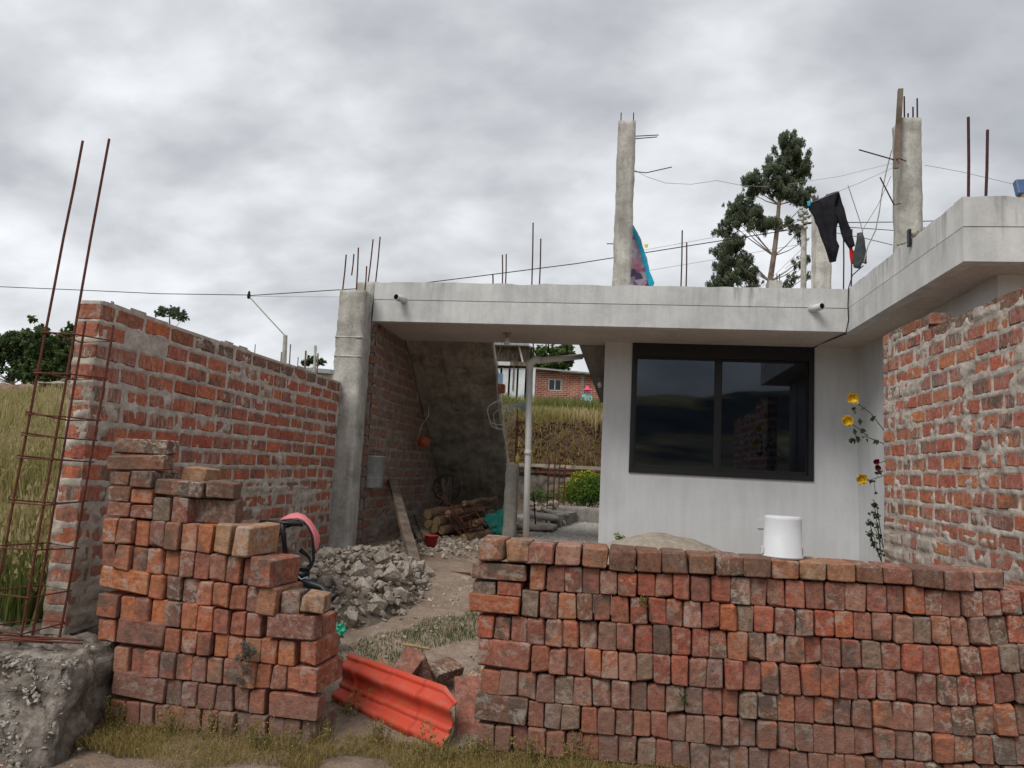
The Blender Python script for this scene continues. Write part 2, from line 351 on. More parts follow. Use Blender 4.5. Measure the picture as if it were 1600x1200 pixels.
M['petal'] = tint_mat('yellow_petals', [(0, (.50, .24, .005)), (.5, (.78, .52, .02)), (1, (.90, .72, .10))], .6, .3)
M['petal_red'] = tint_mat('dark_red_petals', [(0, (.10, .005, .012)), (1, (.22, .012, .02))], .6, .3)
M['weed_stem'] = plain_mat('dry_weed_stem', (.30, .24, .11), .9, .1)
M['stem'] = plain_mat('rose_stem', (.06, .07, .03), .7, .2)
M['trunk'] = stone_mat('eucalyptus_trunk', (.16, .11, .085), (.33, .27, .22), 3, .02, streak=.4)

# ------------------------------------------------------------------ ground
PY = [-1500, 2.5, 3.7, 5, 6.5, 8, 10, 13.6, 14.05, 14.9, 15.35, 20, 50, 150, 1500]
PZ = [-.2, -.05, 0, .26, .45, .5, .55, .62, 1.36, 1.5, 2.42, 2.8, 5.7, 7, 9]
FY = [-1500, 2.6, 3.3, 4, 10, 20, 50, 150, 1500]
FZ = [-.2, -.05, .12, .34, 1.25, 2.9, 5.7, 7, 9]
def gz(x, y):
    t = np.clip((-2.95-np.asarray(x, float))/.35, 0, 1); t = t*t*(3-2*t)
    return np.interp(y, PY, PZ)*(1-t)+np.interp(y, FY, FZ)*t
def gzs(x, y): return float(gz(x, y))
def axis(lo, hi, fine, far, g=1.22):
    a = list(np.arange(lo, hi+1e-6, fine)); s = fine
    while a[-1] < far: s *= g; a.append(a[-1]+s)
    s = fine
    while a[0] > -far: s *= g; a.insert(0, a[0]-s)
    return np.array(a)
gx = axis(-4.5, 3.5, .05, 1200); gy = axis(2.4, 16, .05, 1200)
GX, GY = np.meshgrid(gx, gy); GZ = gz(GX, GY)
def lump(x, y):
    near = 1 if (-5 < x < 5 and 2 < y < 16) else 0
    h = noise.fractal(Vector((x*.9, y*.9, 0)), .9, 2, 4)*.035
    if near: h += noise.fractal(Vector((x*5, y*5, 3)), .8, 2, 4)*.014
    if 14.4 < y < 16: h += noise.fractal(Vector((x*3, y*3, 7)), .8, 2, 4)*.10
    if y > 25 or x < -12 or x > 12: h *= 3
    return h
LU = np.array([lump(x, y) for x, y in zip(GX.ravel(), GY.ravel())])
V = np.stack([GX.ravel(), GY.ravel(), GZ.ravel()+LU], 1)
ny, nx = GX.shape; i = np.arange(ny-1)[:, None]*nx+np.arange(nx-1)[None]; i = i.ravel()
Fq = np.stack([i, i+1, i+nx+1, i+nx], 1)
m, t, b = newmat('ground_soil', .97, .1)
g = N(t, 'ShaderNodeNewGeometry'); P = g.outputs['Position']
a1 = noise_n(t, P, 1.3, 6, .6); a2 = noise_n(t, P, 14, 8, .7); a3 = noise_n(t, P, 70, 4, .7)
col = ramp(t, a1, [(.35, (.215, .155, .115)), (.6, (.33, .255, .20))])
col = mixc(t, .8, col, ramp(t, a2, [(.3, .62), (.7, 1.3)]), 'MULTIPLY')
vo = N(t, 'ShaderNodeTexVoronoi'); vo.inputs['Scale'].default_value = 22; t.links.new(P, vo.inputs[0])
peb = mathn(t, 'MULTIPLY', ramp(t, vo.outputs['Distance'], [(.16, 1.0), (.24, 0.0)]), ramp(t, noise_n(t, P, 3, 3), [(.52, 0.0), (.62, 1.0)]))
col = mixc(t, peb, col, (.36, .32, .27))
col = mixc(t, .8, col, ramp(t, a3, [(.3, .7), (.7, 1.25)]), 'MULTIPLY')
s = N(t, 'ShaderNodeSeparateXYZ'); t.links.new(P, s.inputs[0])
fl = N(t, 'ShaderNodeMapRange'); fl.inputs[1].default_value = -2.9; fl.inputs[2].default_value = -3.4; t.links.new(s.outputs[0], fl.inputs[0])
fb = N(t, 'ShaderNodeMapRange'); fb.inputs[1].default_value = 15.3; fb.inputs[2].default_value = 15.9; t.links.new(s.outputs[1], fb.inputs[0])
gf = mathn(t, 'MAXIMUM', fl.outputs[0], fb.outputs[0])
col = mixc(t, gf, col, mixc(t, a2, (.09, .10, .035), (.24, .19, .09)))
e1 = N(t, 'ShaderNodeMapRange'); e1.inputs[1].default_value = 13.6; e1.inputs[2].default_value = 14.2; t.links.new(s.outputs[1], e1.inputs[0]); e2 = N(t, 'ShaderNodeMapRange'); e2.inputs[1].default_value = 15.7; e2.inputs[2].default_value = 15.3; t.links.new(s.outputs[1], e2.inputs[0])
col = mixc(t, mathn(t, 'MULTIPLY', mathn(t, 'MULTIPLY', e1.outputs[0], e2.outputs[0]), mathn(t, 'SUBTRACT', 1.0, fl.outputs[0])), col, mixc(t, a2, (.05, .03, .02), (.15, .10, .07)))
t.links.new(col, b.inputs['Base Color']); bump(t, b, mathn(t, 'ADD', mathn(t, 'ADD', a2, mathn(t, 'MULTIPLY', a3, .5)), mathn(t, 'MULTIPLY', peb, .5)), 1.0, .02)
go = tri_mesh('ground', V, Fq, m); go['kind'] = 'structure'; go.data.shade_smooth()
# hills across the valley behind the camera: mirrored in the window
hx = np.linspace(-900, 900, 181); hy = np.linspace(-1000, -150, 60); HX, HY = np.meshgrid(hx, hy)
HZ = []
for x, y in zip(HX.ravel(), HY.ravel()):
    tt = min(1, max(0, (-y-150)/330)); tt = tt*tt*(3-2*tt)
    h = 50+.03*x+noise.fractal(Vector((x*.006, y*.006, 1)), .9, 2, 5)*14
    HZ.append(tt*h-1)
V = np.stack([HX.ravel(), HY.ravel(), np.array(HZ)], 1); ny, nx = HX.shape
i = (np.arange(ny-1)[:, None]*nx+np.arange(nx-1)[None]).ravel(); Fq = np.stack([i, i+1, i+nx+1, i+nx], 1)
m, t, b = newmat('hill_slopes', 1, .05); P = N(t, 'ShaderNodeNewGeometry').outputs['Position']
f1 = noise_n(t, P, .0045, 5, .6, .5); f2 = noise_n(t, P, .05, 6, .6)
col = mixc(t, ramp(t, f1, [(.48, 0.0), (.56, 1.0)]), (.05, .06, .065), (.30, .26, .14))
col = mixc(t, .7, col, ramp(t, f2, [(.35, .45), (.65, 1.35)]), 'MULTIPLY'); t.links.new(col, b.inputs['Base Color'])
h = tri_mesh('hills', V, Fq, m); h['kind'] = 'structure'

# ------------------------------------------------------------------ brick meshes
def brick_mesh(name, mat, L=.26, T=.12, H=.085, seed=0, bev=.0072):
    """bevelled box, 24 corners = 44 triangles, corners jittered; normals follow the six faces"""
    r = random.Random(seed); hs = (L/2, T/2, H/2); key = {}; V = []; Nn = []; F = []
    J = {(a, b_, c): [r.uniform(-.004, .004) for _ in range(3)] for a in (-1, 1) for b_ in (-1, 1) for c in (-1, 1)}
    chip = r.choice(list(J)) if r.random() < .6 else None
    for ax in range(3):
        for sg in (-1, 1):
            for a in (-1, 1):
                for b_ in (-1, 1):
                    k = [0, 0, 0]; k[ax] = sg; o = [i for i in range(3) if i != ax]; k[o[0]] = a; k[o[1]] = b_
                    p = [k[i]*hs[i]+J[tuple(k)][i] for i in range(3)]
                    for q in o: p[q] -= k[q]*bev*r.uniform(.6, 1.7)*(2.2 if tuple(k) == chip else 1)
                    p[ax] += sg*r.uniform(-.0015, .0015)
                    key[(ax, tuple(k))] = len(V); V.append(p); n_ = [0, 0, 0]; n_[ax] = sg; Nn.append(n_)
    def orient(f):
        c = sum((Vector(V[i]) for i in f), Vector())/len(f); n_ = (Vector(V[f[1]])-Vector(V[f[0]])).cross(Vector(V[f[2]])-Vector(V[f[0]]))
        return tuple(f) if n_.dot(c) > 0 else tuple(reversed(f))
    for ax in range(3):
        o = [i for i in range(3) if i != ax]
        for sg in (-1, 1):
            f = []
            for a, b_ in ((-1, -1), (1, -1), (1, 1), (-1, 1)):
                k = [0, 0, 0]; k[ax] = sg; k[o[0]] = a; k[o[1]] = b_; f.append(key[(ax, tuple(k))])
            F.append(orient(f))
        for a in (-1, 1):
            for b_ in (-1, 1):     # edge running along ax, between faces o0(a) and o1(b)
                q = []
                for e_ in (-1, 1):
                    k = [0, 0, 0]; k[ax] = e_; k[o[0]] = a; k[o[1]] = b_; q.append(tuple(k))
                F.append(orient([key[(o[0], q[0])], key[(o[1], q[0])], key[(o[1], q[1])], key[(o[0], q[1])]]))
    for k in J: F.append(orient([key[(0, k)], key[(1, k)], key[(2, k)]]))
    me = mesh_of(name, V, F, mat, True)
    me.normals_split_custom_set_from_vertices([tuple(n_) for n_ in Nn])
    return me
def brick_set(prefix, mat, n=7, **kw): return [brick_mesh(prefix, mat, seed=100+k*13, **kw) for k in range(n)]
S = {k: brick_set('brick', M[k]) for k in ('brick', 'brick_l', 'brick_old', 'brick_top', 'brick_grey')}
for k in ('brick_lw', 'brick_rw', 'brick_dark', 'brick_moss'): S[k] = brick_set('brick', M[k], bev=.006)
def put_brick(kind, c, ax, size, parent, rot=0, tilt=0, yaw=0, name='brick', far=0):
    """ax 'Y': end faces the viewer, T upright (on edge); 'X': long side faces the viewer; 'F': lying flat, end to the viewer;
    size = (L, T, H) actual"""
    me = random.choice(S[kind]); o = bpy.data.objects.new(name, me); C.objects.link(o)
    # mesh axes: x = L, y = T, z = H
    if ax == 'Y': B = Matrix(((0, 0, 1), (1, 0, 0), (0, 1, 0)))       # L->Y, T->Z, H->X
    elif ax == 'X': B = Matrix(((1, 0, 0), (0, 0, -1), (0, 1, 0)))    # L->X, T->Z, H->Y
    elif ax == 'F': B = Matrix(((0, 1, 0), (1, 0, 0), (0, 0, -1)))    # L->Y, T->X, H->Z
    elif ax == 'G': B = Matrix.Identity(3)                             # L->X, T->Y, H->Z flat
    flip = random.choice([Matrix.Identity(3), Matrix.Rotation(math.pi, 3, 'X'), Matrix.Rotation(math.pi, 3, 'Y'), Matrix.Rotation(math.pi, 3, 'Z')])
    R = Matrix.Rotation(yaw, 3, 'Z') @ Matrix.Rotation(rot, 3, 'Y') @ Matrix.Rotation(tilt, 3, 'X') @ B @ flip
    o.rotation_mode = 'XYZ'; o.location = c; o.rotation_euler = R.to_euler()
    o.scale = (size[0]/.26, size[1]/.12, size[2]/.085)
    if parent is not None: par(o, parent)
    return o
# ------------------------------------------------------------------ mortared brick walls
def lerp(a, b, t): return a+(b-a)*t
def brick_wall(parent, kind, mortar, O, U, Nn, L, z0, ztop, thick=.14, pitch=.115, smear=(.5, 1.2), end=True, res=.013, maxn=298, uskip=None, bl=.262, seed=1, end_at_L=False):
    """O base corner, U along, Nn outward normal; ztop(u). bricks as parts, mortar as one relief sheet round a core"""
    U = Vector(U); Nn = Vector(Nn); O = Vector(O); r = random.Random(seed); rects = []; cnt = 0
    rows = int((max(ztop(0), ztop(L))-z0)/pitch)+1
    for k in range(rows):
        zc = z0+pitch*(k+.5); u = (0 if k % 2 == 0 else -bl/2) + r.uniform(-.02, .02); first = True
        while u < L:
            l = bl*r.uniform(.88, 1.06); 
            if r.random() < .08: l *= .5
            a, b_ = max(u, 0), min(u+l, L); um = (a+b_)/2
            if b_-a > .05 and zc+pitch*.3 < ztop(um) and not (uskip and uskip(um, zc)):
                hh = (.088 if kind == 'brick_lw' else .086)*r.uniform(.94, 1.05); e_ = r.uniform(-.004, .006); zz = zc+r.uniform(-.004, .004)+.004*math.sin(um*2.1+k)
                c = O+U*um+Nn*(e_-thick/2); c.z = zz
                if cnt < maxn:
                    me = random.choice(S['brick_moss' if (zc+pitch*1.3 > ztop(um) and kind != 'brick_dark' and r.random() < .75) else kind]); o = bpy.data.objects.new('brick', me); C.objects.link(o)
                    B = Matrix((U, Nn, Vector((0, 0, 1)))).transposed(); 
                    if B.determinant() < 0: B = B @ Matrix.Diagonal((-1, 1, 1))
                    R = Matrix.Rotation(r.uniform(-.02, .02), 3, Nn) @ Matrix.Rotation(r.uniform(-.012, .012), 3, 'Z') @ B
                    o.location = c; o.rotation_euler = R.to_euler(); o.scale = ((b_-a)/.26, thick/.12*1.0, hh/.085); par(o, parent); cnt += 1
                    rects.append((a, b_, zz-hh/2, zz+hh/2))
            u += l+r.uniform(.014, .026)
    # mortar relief
    us = np.arange(-thick if end else 0, L+res, res); zs = np.arange(z0-.02, max(ztop(0), ztop(L))+.001, res)
    inside = np.zeros((len(zs), len(us)), bool); d = .007
    for a, b_, c0, c1 in rects:
        iu = (us > a+d) & (us < b_-d); 
        if a < .02 and end: iu |= (us <= 0) & (us > -thick+.01)
        inside |= np.outer((zs > c0+d) & (zs < c1-d), iu)
    V = []; F = []; idx = {}
    for j, z in enumerate(zs):
        for i_, u in enumerate(us):
            if z > ztop(max(u, 0))-.05+.02*math.sin(u*5)+.008*math.sin(u*23): continue
            lo = smear[0] if z < z0+.75 else smear[1]
            q = Vector((u*1.0, z, seed*5.0))
            n1_ = noise.fractal(q*9, .8, 2, 4); n2_ = noise.noise(q*2.2)
            h = .0005+.0075*n1_ + .005*noise.noise(q*38)
            if inside[j, i_]:
                cov = n2_*.9+n1_*.55-lo*.42
                h = -.012+max(0, cov+.15)*.042+.003*n1_
                h = min(h, .012)
            if u >= 0: p = O+U*u+Nn*h
            else: p = O+Nn*u+U*(-h)
            p.z = z; idx[(j, i_)] = len(V); V.append(p)
    for j in range(len(zs)-1):
        for i_ in range(len(us)-1):
            k4 = [(j, i_), (j, i_+1), (j+1, i_+1), (j+1, i_)]
            if all(k in idx for k in k4): F.append(tuple(idx[k] for k in k4))
    A = np.array([tuple(v) for v in V]); o = build('mortar', A, F, M[mortar], parent, True)
    # core and rear
    mb = MB(); n_ = 24
    for i_ in range(n_):
        u0 = L*i_/n_+(.012 if i_ == 0 else 0); u1 = L*(i_+1)/n_; zt = min(ztop(u0), ztop(u1))-.05
        pts = [O+U*u0-Nn*.016, O+U*u1-Nn*.016, O+U*u1-Nn*(thick-.004), O+U*u0-Nn*(thick-.004)]
        lo_ = [Vector((p.x, p.y, z0-.1)) for p in pts]; mb.prism(lo_ if (U.cross(Nn)).z > 0 else lo_[::-1], (0, 0, zt-z0+.1))
    mb.out('wall_core', M[mortar], parent)
    return rects

# left garden wall
lw = thing('brick_wall', 'long red brick garden wall with thick grey mortar, running back to the grey concrete post', 'wall', (-2.95, 5.8, .42))
brick_wall(lw, 'brick_lw', 'mortar', (-2.95, 3.9, 0), (0, 1, 0), (1, 0, 0), 3.84, .40, lambda u: 2.30, seed=3, smear=(-.1, .75),
           uskip=lambda u, z: (.28 < u < .5 and z > 2.15) or (.25 < u < .75 and 2.02 < z < 2.13))
# right wall
rw = thing('brick_wall', 'red brick wall with pale smeared mortar at the right, beside the yellow roses', 'wall', (2.2, 5.2, .4))
brick_wall(rw, 'brick_rw', 'mortar_r', (2.2, 6.62, 0), (0, -1, 0), (-1, 0, 0), 3.1, .38, lambda u: 2.575 if u > .95 else 2.67, seed=9, smear=(-.75, .35))

# ------------------------------------------------------------------ footing at lower left
def rough_block(name, lo, hi, mat, parent, amp=.03, res=.04, freq=5, seed=0, slope=None):
    """box with a subdivided noisy skin"""
    V = []; F = []; idx = {}
    n = [max(2, int((hi[i]-lo[i])/res)) for i in range(3)]
    def vid(a, b_, c):
        k = (a, b_, c)
        if k not in idx:
            p = Vector([lerp(lo[i], hi[i], k[i]/n[i]) for i in range(3)])
            cc = Vector([(lo[i]+hi[i])/2 for i in range(3)])
            d = Vector([(-1 if k[i] == 0 else 1 if k[i] == n[i] else 0) for i in range(3)]).normalized()
            h = noise.fractal(p*freq+Vector((seed, 0, 0)), .7, 2, 5)*amp
            p = p+d*h-d*(0 if sum(1 for i in range(3) if k[i] in (0, n[i])) < 2 else amp*.6)
            if slope: p = slope(p)
            idx[k] = len(V); V.append(p)
        return idx[k]
    for ax in range(3):
        o = [i for i in range(3) if i != ax]
        for e_ in (0, n[ax]):
            for a in range(n[o[0]]):
                for b_ in range(n[o[1]]):
                    q = []
                    for da, db in ((0, 0), (1, 0), (1, 1), (0, 1)):
                        k = [0, 0, 0]; k[ax] = e_; k[o[0]] = a+da; k[o[1]] = b_+db; q.append(vid(*k))
                    if (e_ == 0) != (ax == 1): q = q[::-1]
                    F.append(tuple(q))
    return build(name, V, F, mat, parent, True)
def fs(p):
    t = (p.z+.2)/.6; p = p.copy(); p.y += (t-1)*.22 if p.y < 4.2 else 0
    p.x += (1-t)*.10 if p.x > -2.8 else 0; return p
ft = rough_block('concrete_footing', (-4.6, 3.42, -.25), (-2.56, 4.6, .37), M['conc_foot'], None, .045, .02, 6, 3, fs)
props(ft, 'rough cracked concrete footing under the end of the left brick wall', 'footing')
# ------------------------------------------------------------------ rebar cage at left
cg = thing('rebar_column', 'rusty rebar cage with two long bars, standing before the left wall end', 'rebar cage', (-2.9, 3.7, .4))
def bar_pt(x0, y0, x1, y1, Y):
    return at(x0, y0, Y=Y), at(x1, y1, Y=Y)
bars = [bar_pt(129, 220, -22, 1010, 3.60), bar_pt(170, 217, 24, 1040, 3.60), bar_pt(133, 502, 45, 1030, 3.84), bar_pt(178, 508, 86, 1040, 3.84)]
for p, q in bars:
    mb = MB(); pts = [p.lerp(q, k/10)+Vector((random.uniform(-.003, .003), 0, 0)) for k in range(11)]; mb.tube(pts, .0068, 7); mb.out('bar', M['rust'], cg)
def onbar(i_, z):
    p, q = bars[i_]; return p.lerp(q, (z-p.z)/(q.z-p.z))
for y in (519, 583, 648, 681, 717, 787, 860, 932, 990):
    z = at(60, y, Y=3.6).z; mb = MB(); loop = []
    cn = [onbar(0, z)+Vector((-.02, -.01, 0)), onbar(1, z+random.uniform(-.01, .005))+Vector((.012, -.01, 0)), onbar(3, z+random.uniform(-.015, .01))+Vector((.012, .01, 0)), onbar(2, z+random.uniform(-.015, .01))+Vector((-.012, .01, 0))]
    cn.append(cn[0]+Vector((0, 0, .012)))
    mb.tube(cn, .0042, 6); mb.out('stirrup', M['rust'], cg)
mb = MB()
for k in range(7):
    a = Vector((-3.4+random.uniform(-.2, .2), 3.36+random.uniform(-.02, .1), .40)); b_ = Vector((-2.72+random.uniform(-.1, .1), 3.62+random.uniform(-.05, .08), .42)); mb.tube([a, a.lerp(b_, .5)+Vector((0, 0, .03)), b_], .005, 5)
mb.out('tie_wire', M['rust'], cg)

# ------------------------------------------------------------------ loose brick stacks
def pl(pts, x):
    if x <= pts[0][0]: i_ = 0
    else:
        i_ = max(k for k in range(len(pts)) if pts[k][0] <= x)
        i_ = min(i_, len(pts)-2)
    (x0, y0), (x1, y1) = pts[i_], pts[i_+1]; return y0+(y1-y0)*(x-x0)/(x1-x0)
def row_bricks(parent, kindf, top, bot, x0, x1, Y, width=(.078, .092), ax='Y', depth=.25, lean=0):
    x = x0
    while x < x1-10:
        w = random.uniform(*width); p = at(x, pl(top, x), Y=Y); g_ = random.uniform(-.0005, .003)
        cx = p.x+w/2
        # pixel x of the far side of the brick
        k = (x-745)
        q = at(x+w/p_m(x, Y), pl(top, x), Y=Y); xr = x+w/p_m(x, Y)
        xm = (x+xr)/2; zt = at(xm, pl(top, xm), Y=Y).z; zb = at(xm, pl(bot, xm), Y=Y).z
        sl = (at(xr, pl(bot, xr), Y=Y).z-at(x, pl(bot, x), Y=Y).z)/max(1e-4, w)
        h = (zt-zb)-.001; h *= random.uniform(.975, 1.005)
        rot = -math.atan(sl)*.6+random.gauss(0, .010)+lean+(random.gauss(0, .03) if random.random() < .10 else 0)
        c = Vector((cx, Y+depth/2+random.gauss(0, .009), zb+h/2+.001))
        if ax == 'Y': put_brick(kindf(), c, 'Y', (depth, h, w), parent, rot, random.gauss(0, .008), random.gauss(0, .018))
        else: put_brick(kindf(), c, 'F', (depth, w, h), parent, rot, random.gauss(0, .008), random.gauss(0, .02))
        x = xr+g_/p_m(x, Y)
def p_m(x, Y):      # metres per pixel along X on the plane Y
    return (at(x+5, 1000, Y=Y).x-at(x-5, 1000, Y=Y).x)/10
def px_brick(parent, kind, x0, y0, x1, y1, Y, ax='X', depth=.12, rot=0, yaw=0, tilt=0, name='brick'):
    a = at(x0, y0, Y=Y); b_ = at(x1, y0, Y=Y); c_ = at((x0+x1)/2, y1, Y=Y); m_ = at((x0+x1)/2, (y0+y1)/2, Y=Y)
    w = b_.x-a.x; h = at((x0+x1)/2, y0, Y=Y).z-c_.z
    size = {'X': (w, h, depth), 'Y': (depth, h, w), 'F': (depth, w, h), 'G': (w, depth, h)}[ax]
    return put_brick(kind, Vector((m_.x, Y+depth/2, m_.z)), ax, size, parent, rot, tilt, yaw, name)
YR = 3.8
rs = thing('brick_stack', 'long waist-high stack of reused red bricks, white bucket standing on it', 'brick stack', (.6, YR+.12, 0))
kr = lambda: 'brick' if random.random() < .92 else random.choice(['brick_grey', 'brick_old'])
ktop = lambda: random.choice(['brick_old', 'brick_top', 'brick', 'brick_old'])
Bx = [
 [(745,838),(850,850),(1010,860),(1175,872),(1300,880),(1420,888),(1533,892),(1700,900)],
 [(745,877),(830,881),(915,886),(985,895),(1080,898),(1190,903),(1290,909),(1400,914),(1500,925),(1535,921),(1700,929)],
 [(745,916),(826,923),(855,926),(1010,933),(1190,948),(1350,957),(1500,966),(1585,962),(1700,966)],
 [(745,960),(855,967),(1010,976),(1190,990),(1350,1001),(1500,1011),(1590,1008),(1700,1012)],
 [(745,997),(855,1010),(1190,1035),(1500,1056),(1590,1051),(1700,1056)],
 [(745,1045),(855,1053),(1190,1083),(1500,1105),(1590,1100),(1700,1106)],
 [(745,1085),(855,1099),(1190,1126),(1500,1150),(1700,1152)],
 [(745,1130),(855,1140),(1190,1171),(1500,1195),(1700,1200)],
 [(745,1172),(855,1183),(1190,1215),(1500,1240),(1700,1246)],
 [(745,1215),(855,1226),(1190,1258),(1500,1283),(1700,1290)]]
row_bricks(rs, ktop, Bx[0], Bx[1], 749, 1533, YR-.02, (.115, .13), 'F')
for r_, xs in enumerate([828, 816, 746, 831, 752, 825, 744, 750]):
    row_bricks(rs, kr, Bx[r_+1], Bx[r_+2], xs, 1690, YR)
for y_ in (883, 910, 934): px_brick(rs, 'brick_old', 800, y_, 850, y_+24, YR+.14, 'X', .12)  # filler bricks added behind the gap to keep it dark
px_brick(rs, 'brick_old', 737, 881, 821, 907, YR-.01, 'X', .12); px_brick(rs, 'brick_grey', 738, 909, 774, 930, YR, 'X', .12)
px_brick(rs, 'brick', 777, 909, 815, 932, YR, 'X', .12); px_brick(rs, 'brick', 732, 930, 811, 958, YR-.02, 'X', .12, rot=.03)
px_brick(rs, 'brick', 746, 1000, 828, 1045, YR-.005, 'X', .09, rot=.03); px_brick(rs, 'brick_old', 742, 1087, 823, 1130, YR-.005, 'X', .09, rot=.05)
YL = 3.7
ls = thing('brick_stack', 'stepped stack of red bricks at the end of the left wall, beside the red sheet', 'brick stack', (-2, YL+.12, 0))
kl = lambda: 'brick_l' if random.random() < .97 else 'brick_old'
Ax = [
 [(162,808),(367,822),(447,830)], [(157,848),(400,872),(447,878),(500,884)], [(153,887),(400,917),(460,923),(520,930)],
 [(150,925),(400,957),(470,966),(520,971)], [(150,967),(410,998),(505,1004),(520,1005)], [(175,1009),(467,1043),(518,1048)],
 [(175,1052),(467,1083),(520,1088)], [(173,1094),(505,1127),(520,1129)], [(170,1134),(505,1167),(520,1168)], [(170,1175),(505,1208),(520,1210)]]
for r_, (xs, xe) in enumerate([(162, 345), (158, 432), (234, 412), (188, 412), (259, 470), (178, 470), (259, 417), (170, 496), (172, 500)]):
    row_bricks(ls, kl, Ax[r_], Ax[r_+1], xs, xe, YL)
for a in ((153,889,232,925), (181,970,258,1009), (173,1054,258,1094)): px_brick(ls, 'brick_l', *a, YL-.005, 'X', .09, rot=.07)
px_brick(ls, 'brick_l', 150, 929, 184, 966, YL-.01, 'Y', .25); px_brick(ls, 'brick_l', 152, 968, 180, 1004, YL, 'Y', .2)
px_brick(ls, 'brick_l', 415, 960, 492, 1000, YL-.03, 'X', .1); px_brick(ls, 'brick_l', 419, 1086, 496, 1124, YL-.02, 'X', .1, rot=.02)
px_brick(ls, 'brick_l', 470, 1003, 497, 1041, YL-.02, 'Y', .27, yaw=-.06); px_brick(ls, 'brick_l', 470, 1044, 500, 1084, YL-.03, 'Y', .29, yaw=-.1)
px_brick(ls, 'brick_l', 492, 965, 505, 1000, YL+.12, 'Y', .2)
# stub courses of flat bricks at the left end
px_brick(ls, 'brick_old', 170, 737, 202, 758, YL, 'F', .25); px_brick(ls, 'brick_old', 168, 760, 203, 783, YL, 'F', .25); px_brick(ls, 'brick_l', 166, 785, 203, 807, YL, 'F', .25)
px_brick(ls, 'brick_old', 203, 736, 237, 762, YL-.02, 'F', .25); px_brick(ls, 'brick_l', 204, 763, 237, 787, YL, 'F', .25); px_brick(ls, 'brick_l', 203, 789, 237, 811, YL, 'F', .25)
def loose(kind, label, *a, **k):
    o = px_brick(None, kind, *a, name='loose_brick', **k); props(o, label, 'brick', 'loose bricks'); return o
loose('brick_old', 'uppermost dark weathered brick on the top left of the stepped stack', 178, 686, 259, 709, YL+.02, 'G', .12, rot=-.03, yaw=.12)
loose('brick_old', 'dark bowed brick, second from the top of the stepped stack', 168, 710, 252, 735, YL, 'G', .12, rot=-.06, yaw=.1)
loose('brick_grey', 'ash-grey brick upright on the stepped stack', 238, 777, 264, 814, YL, 'Y', .2)
loose('brick_old', 'long brown brick lying over the ash-grey brick', 239, 750, 316, 775, YL, 'G', .12, rot=.03)
loose('brick_l', 'dark red brick standing on edge right of the ash-grey brick', 268, 777, 296, 817, YL, 'Y', .13, yaw=-.1)
loose('brick_old', 'broad mauve-brown brick on edge, top of the stepped stack', 300, 780, 368, 820, YL+.06, 'X', .085, rot=.03)
loose('brick_top', 'pitted yellowish brick lump behind the long brown brick', 282, 730, 322, 752, YL+.12, 'F', .16, rot=.08)
loose('brick_old', 'broken brown brick perched on the mauve-brown brick', 317, 752, 358, 779, YL+.02, 'F', .16, rot=.06, yaw=.3)
loose('brick_top', 'bleached brick on edge with sunlit ochre top', 338, 820, 366, 866, YL-.02, 'Y', .27, rot=.05, yaw=-.12)
loose('brick_top', 'rightmost bleached brick with pale end at the upper step', 368, 822, 396, 872, YL-.05, 'Y', .27, rot=.04, yaw=-.16)
loose('brick_l', 'big orange brick overhanging the second step', 391, 872, 432, 918, YL-.06, 'Y', .25, rot=.04, yaw=-.2)
loose('brick_top', 'tilted whitish ended brick at the third step', 402, 915, 436, 962, YL-.04, 'Y', .25, rot=.12, yaw=-.1)
loose('brick_old', 'mossy rough half brick between two others at the third step', 437, 925, 466, 963, YL-.02, 'Y', .14, rot=.02, yaw=.1)
loose('brick_top', 'rounded orange half brick at the end of the third step', 467, 930, 502, 959, YL-.04, 'F', .16, rot=.05, yaw=.15)

# ------------------------------------------------------------------ house
H = thing('house', 'unfinished one-storey concrete house with white wall, dark window and flat roof', 'house', (0, 9, .5))
ZS, ZG, ZT = 2.97, 3.215, 3.42
def wobble_box(name, lo, hi, mat, parent, amp=.008, res=.12): return rough_block(name, lo, hi, mat, parent, amp, res, 3, 1)
XL, XC, XR = -2.73, 2.318, 8.0
YF, YW = 8.0, 5.4
mb = MB(); mb.box((XL, YF, ZS), (XC+.1, YF+.1, ZG-.004)); mb.box((XC, YW, ZS), (XC+.1, YF, ZG-.004)); mb.box((XC+.1, YW, ZS), (XR, YW+.1, ZG-.004)); mb.out('lower_fascia', M['conc_white'], H)
def crumbly(name, a, b_, z0, z1, th, mat, parent):
    """upper fascia with a slightly uneven top edge"""
    a = Vector(a); b_ = Vector(b_); d = (b_-a); L_ = d.length; d.normalize(); n_ = Vector((-d.y, d.x, 0)); k = int(L_/.07); V = []; F = []
    for i_ in range(k+1):
        p = a+d*L_*i_/k; zt = z1+noise.fractal(Vector((p.x*3, p.y*3, 0)), .8, 2, 4)*.012+(-.01 if noise.noise(p*2.3) > .35 else 0)
        for q, z in ((p, z0), (p, zt), (p+n_*th, zt), (p+n_*th, z0)): V.append((q.x, q.y, z))
    for i_ in range(k):
        for j in range(4): F.append((i_*4+j, i_*4+(j+1) % 4, (i_+1)*4+(j+1) % 4, (i_+1)*4+j)[::-1])
    F += [(0, 1, 2, 3)[::-1], tuple(k*4+j for j in range(4))]
    return build(name, V, F, mat, parent)
crumbly('upper_fascia', (XL, YF+.003, 0), (XC+.1, YF+.003, 0), ZG+.004, ZT, .14, M['conc_white'], H)
crumbly('upper_fascia', (XC+.003, YF+.002, 0), (XC+.003, YW+.1445, 0), ZG+.004, ZT, .14, M['conc_white'], H)
crumbly('upper_fascia', (XC+.003, YW+.003, 0), (XR, YW+.003, 0), ZG+.004, ZT+.012, .14, M['conc_white'], H)
